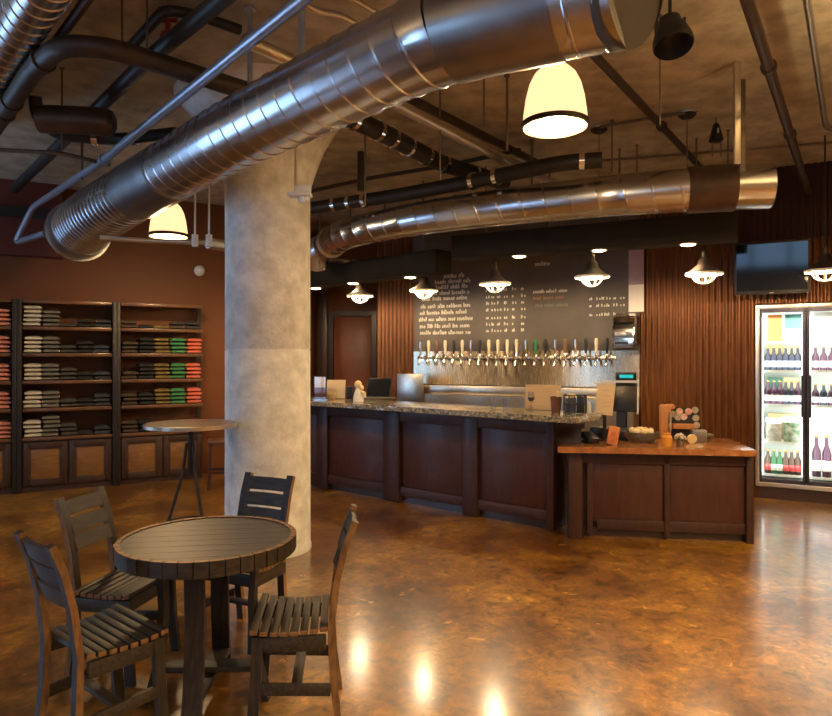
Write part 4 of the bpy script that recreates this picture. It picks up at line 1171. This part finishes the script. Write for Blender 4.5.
EDGE = lambda f: abs(f.normal.x) > 0.8
def make_chair(label):
    t = thing('wooden_chair', label, 'chair', group='stave chairs around the round table')
    SW, SD, SH = 0.45, 0.335, 0.45
    b = B()
    n = 8; sw = SD / n
    for i in range(n):
        y = SD / 2 - sw * (i + .5)
        zz = SH - 0.028 + 0.022 * abs((i - 3.8) / 4.2) ** 2 * (1.0 if i < 4 else .7)
        w = SW * (1.0 - 0.018 * i)
        b.box((0, y, zz), (w, sw - .008, 0.022), bev=.003, rot=Matrix.Rotation((i - 3.8) * -0.02, 3, 'X'))
    obj('seat', b, M['stave'], t, mat2=M['stave_edge'], pick=EDGE)
    for s in (-1, 1):
        x = s * (SW / 2 - .035)
        obj('seat_rail', B().bar((x, -SD / 2 + .01, SH - .075), (x, SD / 2 - .02, SH - .075), 0.024, 0.065, bev=.003), M['stave'], t)
        fl = curved_board([(x, SD / 2 - .035, SH - .04), (x * 1.02, SD / 2 - .028, 0.22), (x * 1.06, SD / 2 - .01, 0.0)], 0.028, 0.045, (1, 0, 0))
        obj('front_leg', fl, M['stave_leg'], t)
        xr = s * 0.155
        rl = curved_board([(xr * 1.04, -SD / 2 - .045, 0.0), (xr * 1.02, -SD / 2 - .018, 0.2), (xr, -SD / 2 - .01, 0.42), (xr, -SD / 2 - .035, 0.62), (xr, -SD / 2 - .070, 0.77), (xr, -SD / 2 - .115, 0.885)], 0.045, 0.028, (1, 0, 0))
        obj('rear_leg', rl, M['stave_leg'], t, mat2=M['stave_edge'], pick=lambda f: abs(f.normal.x) > .8)
        obj('side_stretcher', B().bar((x * 1.02, -SD / 2 - .01, 0.17), (x * 1.03, SD / 2 - .03, 0.19), 0.022, 0.05, bev=.003), M['stave'], t)
    obj('front_rail', B().bar((-SW / 2 + .04, SD / 2 - .045, SH - .075), (SW / 2 - .04, SD / 2 - .045, SH - .075), 0.022, 0.065, bev=.003), M['stave'], t)
    obj('cross_stretcher', B().bar((-SW / 2 + .04, -.03, 0.185), (SW / 2 - .04, -.03, 0.185), 0.045, 0.022, bev=.003), M['stave'], t)
    for z, y in ((0.83, -.090), (0.742, -.058), (0.654, -.036)):
        pts = [(0.14 * u, -SD / 2 + y - .012 * (1 - u * u), z) for u in (-1, -.5, 0, .5, 1)]
        obj('back_slat', curved_board(pts, 0.078, 0.02, (0, -.32, .95)), M['stave'], t)
    return t
def face(v): return math.atan2(v[1], v[0]) - PI / 2
chairs = [((-1.33, 2.825), (0.64, 0.77), 'dark stave chair in front at the left, its back to the camera'),
          ((-1.51, 3.45), (0.98, -0.19), 'dark stave chair left behind the table, facing the right'),
          ((-1.01, 3.80), (-0.40, -0.92), 'dark stave chair pushed against the table before the column'),
          ((-0.565, 3.02), (-0.994, -0.11), 'dark stave chair right of the table, seen from its side')]
first = None
for (x, y), fv, lab in chairs:
    if first is None:
        first = make_chair(lab); first.location = (x, y, 0); first.rotation_euler = (0, 0, face(fv))
    else:
        dup(first, (x, y, 0), face(fv), lab)

# bistro table by the column
p = Vector(((191 - CX) / F * 5.0, 5.0, 0)); HZ = CAMZ - (423 - CY) / F * 5.0
t = thing('high_table', 'tall round bistro table on thin tripod legs beside the column', 'table', p)
obj('tabletop', B().lathe([(0, HZ), (0.325, HZ), (0.335, HZ - .012), (0.325, HZ - .028), (0, HZ - .03)], 40), M['shelf_wood'], t)
obj('rim', B().lathe([(0.333, HZ + .001), (0.340, HZ - .002), (0.340, HZ - .028), (0.333, HZ - .03)], 40, close=True), M['conduit_warm'], t)
obj('pole', B().tube([(0, 0, 0.72), (0, 0, HZ - .03)], 0.022, 12), M['iron'], t)
for k in range(3):
    a = math.radians(200 + 120 * k)
    obj('leg', B().tube([(0.03 * math.cos(a), 0.03 * math.sin(a), HZ - .15), (0.06 * math.cos(a), 0.06 * math.sin(a), 0.72), (0.27 * math.cos(a), 0.27 * math.sin(a), 0.0)], 0.012, 8), M['iron'], t)
obj('foot_ring', B().tube([(0.17 * math.cos(2 * PI * i / 24), 0.17 * math.sin(2 * PI * i / 24), 0.36) for i in range(25)], 0.008, 6, False), M['iron'], t)

# stool in the corner
p = at(222, 400, 8.2); p.z = 0
t = thing('bar_stool', 'small dark wooden stool between the right rack and the column', 'stool', p, 0.3)
obj('seat', B().box((0, 0, 0.57), (0.34, 0.34, 0.05), bev=.012), M['shelf_wood'], t)
for sx in (-1, 1):
    for sy in (-1, 1):
        obj('leg', B().bar((sx * .13, sy * .13, 0.56), (sx * .16, sy * .16, 0), 0.035, 0.035), M['dark_wood'], t)
obj('stretcher', B().bar((-.15, -.145, 0.2), (.15, -.145, 0.2), 0.02, 0.03).bar((-.15, .145, 0.2), (.15, .145, 0.2), 0.02, 0.03), M['dark_wood'], t)

# ---------------------------------------------------------------- things on the bar
def bz(px, py, w=0, h=0): return onbar(px, py)
cam_dir = BA * 0.3
p = onbar(320, 399); s = p.y / F
t = thing('menu_holder', 'clear upright menu holder on the bar right beside the column', 'menu holder', p, -0.2)
obj('holder', B().box((0, 0.0, 0.14), (12 * s, 0.012, 0.28)).box((0, 0, 0.006), (13 * s, 0.09, 0.012)), M['clear'], t)
obj('card', B().box((0, 0.001, 0.21), (11 * s, 0.004, 0.13)), M['cream'], t)
obj('photo', B().box((0, 0.001, 0.08), (11 * s, 0.004, 0.11)), M['brown_leather'], t)
p = onbar(336, 398.5); s = p.y / F
t = thing('paper_sign', 'cream paper sign with a brown stand on the bar', 'sign', p, -0.15)
obj('sheet', B().box((0, 0, 0.12), (19 * s, 0.006, 0.235), rot=Matrix.Rotation(-0.15, 3, 'X')), M['cream'], t)
obj('stand', B().box((-.05, -0.03, 0.035), (0.10, 0.05, 0.07), bev=.01), M['tan_wood'], t)
p = onbar(350, 399)
t = obj('napkin_box', B().box((0, 0, 0.08), (0.075, 0.09, 0.16), bev=.006), M['black'], loc=p, rz=-.2)
tag(t, 'small black napkin box behind the white figurine', 'box')
p = onbar(358.5, 401.5)
t = thing('figurine', 'small white and gold figurine standing on the bar', 'figurine', p)
obj('body', B().lathe([(0, 0), (0.06, 0), (0.062, 0.05), (0.045, 0.11), (0.035, 0.14), (0.025, 0.16), (0, 0.17)], 18), M['paper'], t)
obj('head', B().ball((-.005, 0, 0.20), 0.045, (1, 1, 1.1)).ball((0.035, -0.01, 0.165), 0.03), M['cork'], t)
obj('arm', B().tube([(0.03, -.02, 0.12), (0.075, -.03, 0.10), (0.075, -.03, 0.05)], 0.02, 8), M['cork'], t)
p = onbar(376, 399); s = p.y / F
t = thing('laptop', 'open black laptop on the bar, screen tilted', 'laptop', p, -0.35)
obj('keyboard_base', B().box((0.05, 0, 0.012), (0.36, 0.24, 0.022), bev=.005), M['rod'], t)
obj('lid', B().box((-.02, 0.13, 0.14), (0.34, 0.012, 0.25), rot=Matrix.Rotation(-0.3, 3, 'X'), bev=.004), M['black'], t)
obj('screen', B().box((-.02, 0.121, 0.14), (0.31, 0.004, 0.22), rot=Matrix.Rotation(-0.3, 3, 'X')), M['screen'], t)
p = bw(bw_s(383), 0.03, bw_z(383, 387))
tag(obj('plaque', B().box((0, 0, 0.05), (0.13, 0.02, 0.11), bev=.004), M['tan_wood'], loc=p, rz=BWA), 'small tan wooden plaque on the rusty cladding behind the laptop', 'plaque')

# board, wine glass, cup, basket at the right half of the bar
p = onbar(542, 411); s = p.y / F
t = thing('ply_board', 'pale plywood board propped up on the bar behind the wine glass', 'board', p + Vector((0.03, 0.12, 0)), BA * 0.6)
obj('board', B().box((0, 0, 0.125), (36 * s, 0.02, 0.25), rot=Matrix.Rotation(-.12, 3, 'X'), bev=.004), M['tan_wood'], t)
obj('foot', B().box((0, 0.05, 0.01), (20 * s, 0.10, 0.02)), M['tan_wood'], t)
p = onbar(531, 411)
t = thing('wine_glass', 'stemmed glass with dark content before the pale board', 'glass', p)
obj('glass', B().lathe([(0, 0), (0.033, 0), (0.033, 0.004), (0.006, 0.012), (0.005, 0.075), (0.02, 0.09), (0.036, 0.12), (0.034, 0.16), (0.031, 0.185), (0.029, 0.185), (0.034, 0.12), (0.018, 0.094), (0, 0.09)], 18), M['clear'], t)
obj('drink', B().lathe([(0, 0.095), (0.018, 0.097), (0.032, 0.12), (0.033, 0.135), (0, 0.135)], 16), M['black'], t)
for i, px in enumerate((493, 506)):
    p = onbar(px, 409 + i)
    t = obj('tumbler', B().lathe([(0, 0), (0.03, 0), (0.036, 0.12), (0.034, 0.12), (0.028, 0.006), (0, 0.006)], 18), M['clear'], loc=p)
    tag(t, ['clear empty tumbler on the bar, left of two', 'clear empty tumbler on the bar, right of two'][i], 'glass', 'tumblers on the bar')
p = onbar(556, 413); s = p.y / F
t = thing('leather_cup', 'brown tapered cup with napkins on the bar', 'cup', p)
obj('cup', B().lathe([(0, 0), (0.042, 0), (0.055, 0.155), (0.050, 0.155), (0.04, 0.01), (0, 0.01)], 24), M['brown_leather'], t)
obj('napkin', B().box((0.02, 0.01, 0.15), (0.035, 0.008, 0.11), rz=.4).box((0.03, -.01, 0.15), (0.03, 0.006, 0.09), rz=-.3), M['cork'], t)
p = onbar(575, 413.5)
t = thing('condiment_basket', 'black wire basket of blue and cream packets on the bar', 'basket', p, -0.3)
b = B()
for z in (0.01, 0.09, 0.17):
    b.tube([(-.10, -.06, z), (.10, -.06, z), (.10, .06, z), (-.10, .06, z), (-.10, -.06, z)], 0.005, 6)
for x in (-.10, -.05, 0, .05, .10):
    for y in (-.06, .06): b.tube([(x, y, 0.01), (x, y, 0.17)], 0.004, 6)
obj('wire_frame', b, M['matt_black'], t)
obj('packet', B().box((-.04, 0, 0.08), (0.09, 0.09, 0.13), bev=.01, rz=.2), M['navy'], t)
obj('packet', B().box((.055, 0, 0.085), (0.07, 0.09, 0.16), bev=.01, rz=-.1), M['black'], t)
obj('packet', B().box((-.03, -.02, 0.165), (0.07, 0.05, 0.04), bev=.008, rz=.5), M['cork'], t)
p = onbar(589, 413)
tag(obj('salt_shaker', B().lathe([(0, 0), (0.024, 0), (0.022, 0.07), (0.015, 0.10), (0, 0.105)], 14), M['white_plastic'], loc=p), 'white shaker at the right end of the granite bar', 'shaker')

# ---------------------------------------------------------------- things on the low counter
def onlow(px, py): return atz(px, py, LZ)
p = onlow(618, 441); s = p.y / F
t = thing('till_terminal', 'black cash till screen with a white edge on the low counter', 'till', p + Vector((.08, .18, 0)), -0.35)
obj('base', B().box((0, 0, 0.05), (0.28, 0.26, 0.10), bev=.015), M['black'], t)
obj('neck', B().bar((0, 0.03, 0.08), (0, 0.05, 0.34), 0.08, 0.06), M['black'], t)
obj('screen_housing', B().box((0, 0.03, 0.40), (0.30, 0.03, 0.28), rot=Matrix.Rotation(-.2, 3, 'X'), bev=.006), M['black'], t)
obj('bezel', B().box((0.155, 0.045, 0.40), (0.02, 0.04, 0.33), rot=Matrix.Rotation(-.2, 3, 'X'), bev=.005).box((0, 0.00, 0.553), (0.32, 0.035, 0.02)), M['white_plastic'], t)
p = onlow(626, 436)
t = thing('customer_display', 'black pole display with a glowing cyan readout', 'display', p, -0.2)
zt = CAMZ - (376.5 - CY) / F * p.y
obj('pole', B().tube([(0, 0, 0), (0, 0, zt - LZ - .02)], 0.014, 12).lathe([(0, 0), (0.05, 0), (0.05, 0.012), (0, 0.02)], 18), M['black'], t)
obj('readout_housing', B().box((0, 0, zt - LZ), (0.20, 0.05, 0.085), bev=.012), M['black'], t)
obj('readout', B().box((0, -0.026, zt - LZ + .002), (0.13, 0.004, 0.032)), M['cyan'], t)
p = onlow(605, 441)
t = thing('menu_card', 'tall cream menu card on a black holder by the till', 'menu', p, -0.12)
zc_ = CAMZ - (399 - CY) / F * p.y - LZ
obj('card', B().box((0, 0, zc_), (0.165, 0.008, 0.30), rot=Matrix.Rotation(.10, 3, 'Y'), bev=.002), M['cream'], t)
b = B()
for z in (0.08, 0.03, -.03, -.07):
    b.box((0.005, -0.0055, zc_ + z), (0.08, 0.002, 0.006))
obj('lettering', b, M['tan_wood'], t)
obj('clip', B().box((0.0, 0, zc_ + .15), (0.19, 0.02, 0.022)), M['white_plastic'], t)
obj('holder', B().bar((0, 0.03, 0.0), (0, 0.02, zc_), 0.03, 0.02).box((0, 0.02, 0.01), (0.14, 0.12, 0.02)), M['black'], t)
p = onlow(590, 443)
t = thing('card_reader', 'black card reader lying at the bar end of the low counter', 'card reader', p, 0.3)
obj('body', B().box((0, 0, 0.05), (0.11, 0.16, 0.06), rot=Matrix.Rotation(.35, 3, 'X'), bev=.012), M['black'], t)
obj('stand', B().box((0, 0.02, 0.012), (0.10, 0.12, 0.024), bev=.006), M['black'], t)
obj('screen', B().box((0, 0.03, 0.088), (0.07, 0.05, 0.006), rot=Matrix.Rotation(.35, 3, 'X')), M['galv_dark'], t)
p = onlow(601, 440.5)
tag(obj('receipt_printer', B().box((0, 0, 0.06), (0.13, 0.16, 0.12), bev=.02), M['black'], loc=p + Vector((0, .12, 0)), rz=-.2), 'boxy black printer behind the card reader', 'printer')
p = onlow(613, 445)
t = thing('leaflet_box', 'orange-brown leaflet box leaning on the low counter', 'box', p, -0.1)
obj('box', B().box((0, 0, 0.085), (0.095, 0.035, 0.165), rot=Matrix.Rotation(.18, 3, 'Y'), bev=.004), mat('orange_print', (0.45, 0.10, 0.03), (0.62, 0.28, 0.10), 14, 0.5), t)
obj('foot', B().box((0, 0.02, 0.006), (0.08, 0.07, 0.012)), M['black'], t)
p = onlow(645, 443)
t = thing('sweets_bowl', 'dark woven bowl heaped with cream sweets', 'bowl', p + Vector((0, 0.1, 0)))
obj('bowl', B().lathe([(0, 0), (0.11, 0), (0.15, 0.05), (0.158, 0.095), (0.150, 0.095), (0.14, 0.055), (0.10, 0.012), (0, 0.012)], 32), M['bowl'], t)
b = B()
rq = random.Random(2)
sw = tag(b and obj('sweet', B().ball((0, 0, 0), 0.03), M['cork'], loc=(p.x, p.y + .1, p.z + .11)), 'cream sweet at the middle of the dark woven bowl', 'sweet', 'sweets in the bowl')
angs = [('front', -90), ('front right', -45), ('right', 0), ('back right', 45), ('back', 90), ('back left', 135), ('left', 180), ('front left', 225)]
for nm, a in angs:
    o = sw.copy(); C.objects.link(o)
    r_ = 0.085
    o.location = (p.x + r_ * math.cos(math.radians(a)), p.y + .1 + r_ * math.sin(math.radians(a)), p.z + .098)
    o.rotation_euler = (rq.uniform(0, 3), rq.uniform(0, 3), 0); o.scale = (1.15, 1.0, 0.9)
    o['label'] = 'cream sweet at the %s of the dark woven bowl' % nm
p = onlow(669, 440)
t = thing('wooden_dispenser', 'upright orange pine block with a silver tube', 'dispenser', p + Vector((0, .1, 0)), -.1)
obj('block', B().box((0, 0, 0.165), (0.10, 0.09, 0.33), bev=.02), M['orange_wood'], t)
obj('head', B().box((0.045, 0, 0.31), (0.09, 0.08, 0.05), bev=.02), M['orange_wood'], t)
obj('tube', B().tube([(0.03, -0.055, 0.08), (0.03, -0.055, 0.22)], 0.018, 12).lathe([(0, .22), (.01, .22), (.008, .26), (0, .26)], 10, (0.03, -0.055, 0)), M['chrome'], t)
p = onlow(667, 446)
tag(obj('amber_jar', B().lathe([(0, 0), (0.04, 0), (0.045, 0.02), (0.045, 0.08), (0.03, 0.10), (0.034, 0.11), (0, 0.115)], 20), M['amber'], loc=p), 'small amber jar in front of the orange pine block', 'jar')
p = onlow(688, 440)
t = thing('badge_stand', 'black display stand of round badges on the low counter', 'display', p + Vector((0.02, .14, 0)), -.15)
obj('back_board', B().box((0, 0.0, 0.15), (0.30, 0.02, 0.30), rot=Matrix.Rotation(-.12, 3, 'X'), bev=.004), M['matt_black'], t)
obj('ledge', B().box((-.02, -0.05, 0.12), (0.20, 0.05, 0.05), bev=.006), M['orange_wood'], t)
bc = [mat('pale_badge', (0.62, 0.58, 0.50), (0.35, 0.30, 0.25), 30, 0.4), mat('pink_badge', (0.70, 0.30, 0.28), (0.80, 0.70, 0.65), 30, 0.4)]
for x, z, k in ((-.105, 0.235, 0), (-.045, 0.262, 1), (-.005, 0.21, 1), (0.04, 0.262, 1), (0.10, 0.275, 0), (0.105, 0.20, 0), (0.11, 0.13, 0), (-.06, 0.205, 0)):
    yy = -0.014 + (z - .15) * .12
    obj('badge', B().tube([(x, yy, z), (x, yy - .008, z - .001)], 0.032, 18), bc[k], t)
p = onlow(680, 446)
t = thing('flower_pot', 'small pot of pale flowers before the badge stand', 'flowers', p)
obj('pot', B().lathe([(0, 0), (0.03, 0), (0.038, 0.05), (0.034, 0.05), (0, 0.04)], 18), M['galv_dark'], t)
b = B()
for i in range(16):
    a = rq.uniform(0, 6.28); r_ = rq.uniform(0, .045); b.ball((r_ * math.cos(a), r_ * math.sin(a), 0.07 + rq.uniform(-.01, .03)), 0.016, u=8, v=6)
obj('blossom', b, bc[0], t)
obj('leaf', B().ball((0.01, 0, 0.075), 0.04, (1.1, 1.1, .6)), mat('dull_green_leaf', (0.18, 0.20, 0.07), None, 9, 0.6), t)
p = onlow(692, 443.5)
tag(obj('round_tin', B().tube([(0, 0.012, 0.045), (0, -0.012, 0.04)], 0.042, 22), M['cork'], loc=p), 'round cream tin standing on edge by the dark box', 'tin')
p = onlow(701, 442)
tag(obj('small_box', B().box((0, 0, 0.055), (0.125, 0.10, 0.11), bev=.006), M['brown_leather'] if False else M['galv_dark'], loc=p + Vector((0, .05, 0)), rz=-.2), 'small dark grey box right of the cream tin', 'box')
p = onlow(711, 439)
tag(obj('stone', B().ball((0, 0, 0.025), 0.05, (1.1, .8, .5)), M['bowl'], loc=p + Vector((0, .06, 0))), 'dark oval stone at the right of the counter display', 'stone')

# ---------------------------------------------------------------- added unseen fill lights, and daylight from the windows
for x, y, dn, up in [(2.7, 0.7, 260, 290), (-2.4, 1.0, 12, 90), (0.6, -1.4, 120, 120), (3.5, 2.6, 280, 330), (-5.6, 4.4, 30, 25), (3.6, -1.4, 120, 90)]:  # added fill spots, out of view and without fittings
    light('SPOT', 'unseen_fill_down', (x, y, 2.95), dn, WARM, 0.12, (0, 0, 0), 140, 0.5)
    light('SPOT', 'unseen_fill_up', (x, y, 2.95), up, WARM, 0.12, (PI, 0, 0), 160, 0.6)
for i, (x, y, rz, w) in enumerate([(K0.x + .25, -1.9, -PI / 2, 1.8), (K0.x + .25, 5.1, -PI / 2, 1.9)]):
    light('AREA', 'window_light', (x, y, 1.9), (95, 60)[i], (0.80, 0.91, 1.0), 1, (PI / 2, 0, rz + PI), shape=(w, 2.2))

# ---------------------------------------------------------------- world and view
w = bpy.data.worlds.new('world'); bpy.context.scene.world = w; w.use_nodes = True
w.node_tree.nodes['Background'].inputs['Color'].default_value = (0.5, 0.65, 0.9, 1)
w.node_tree.nodes['Background'].inputs['Strength'].default_value = 0.3
sc = bpy.context.scene
sc.view_settings.view_transform = 'Standard'
sc.view_settings.look = 'None'
sc.view_settings.exposure = 0.6
sc.view_settings.gamma = 1.0
sc.view_settings.use_curve_mapping = False
sc.cycles.use_denoising = True
sc.cycles.max_bounces = 8
sc.cycles.sample_clamp_indirect = 6.0
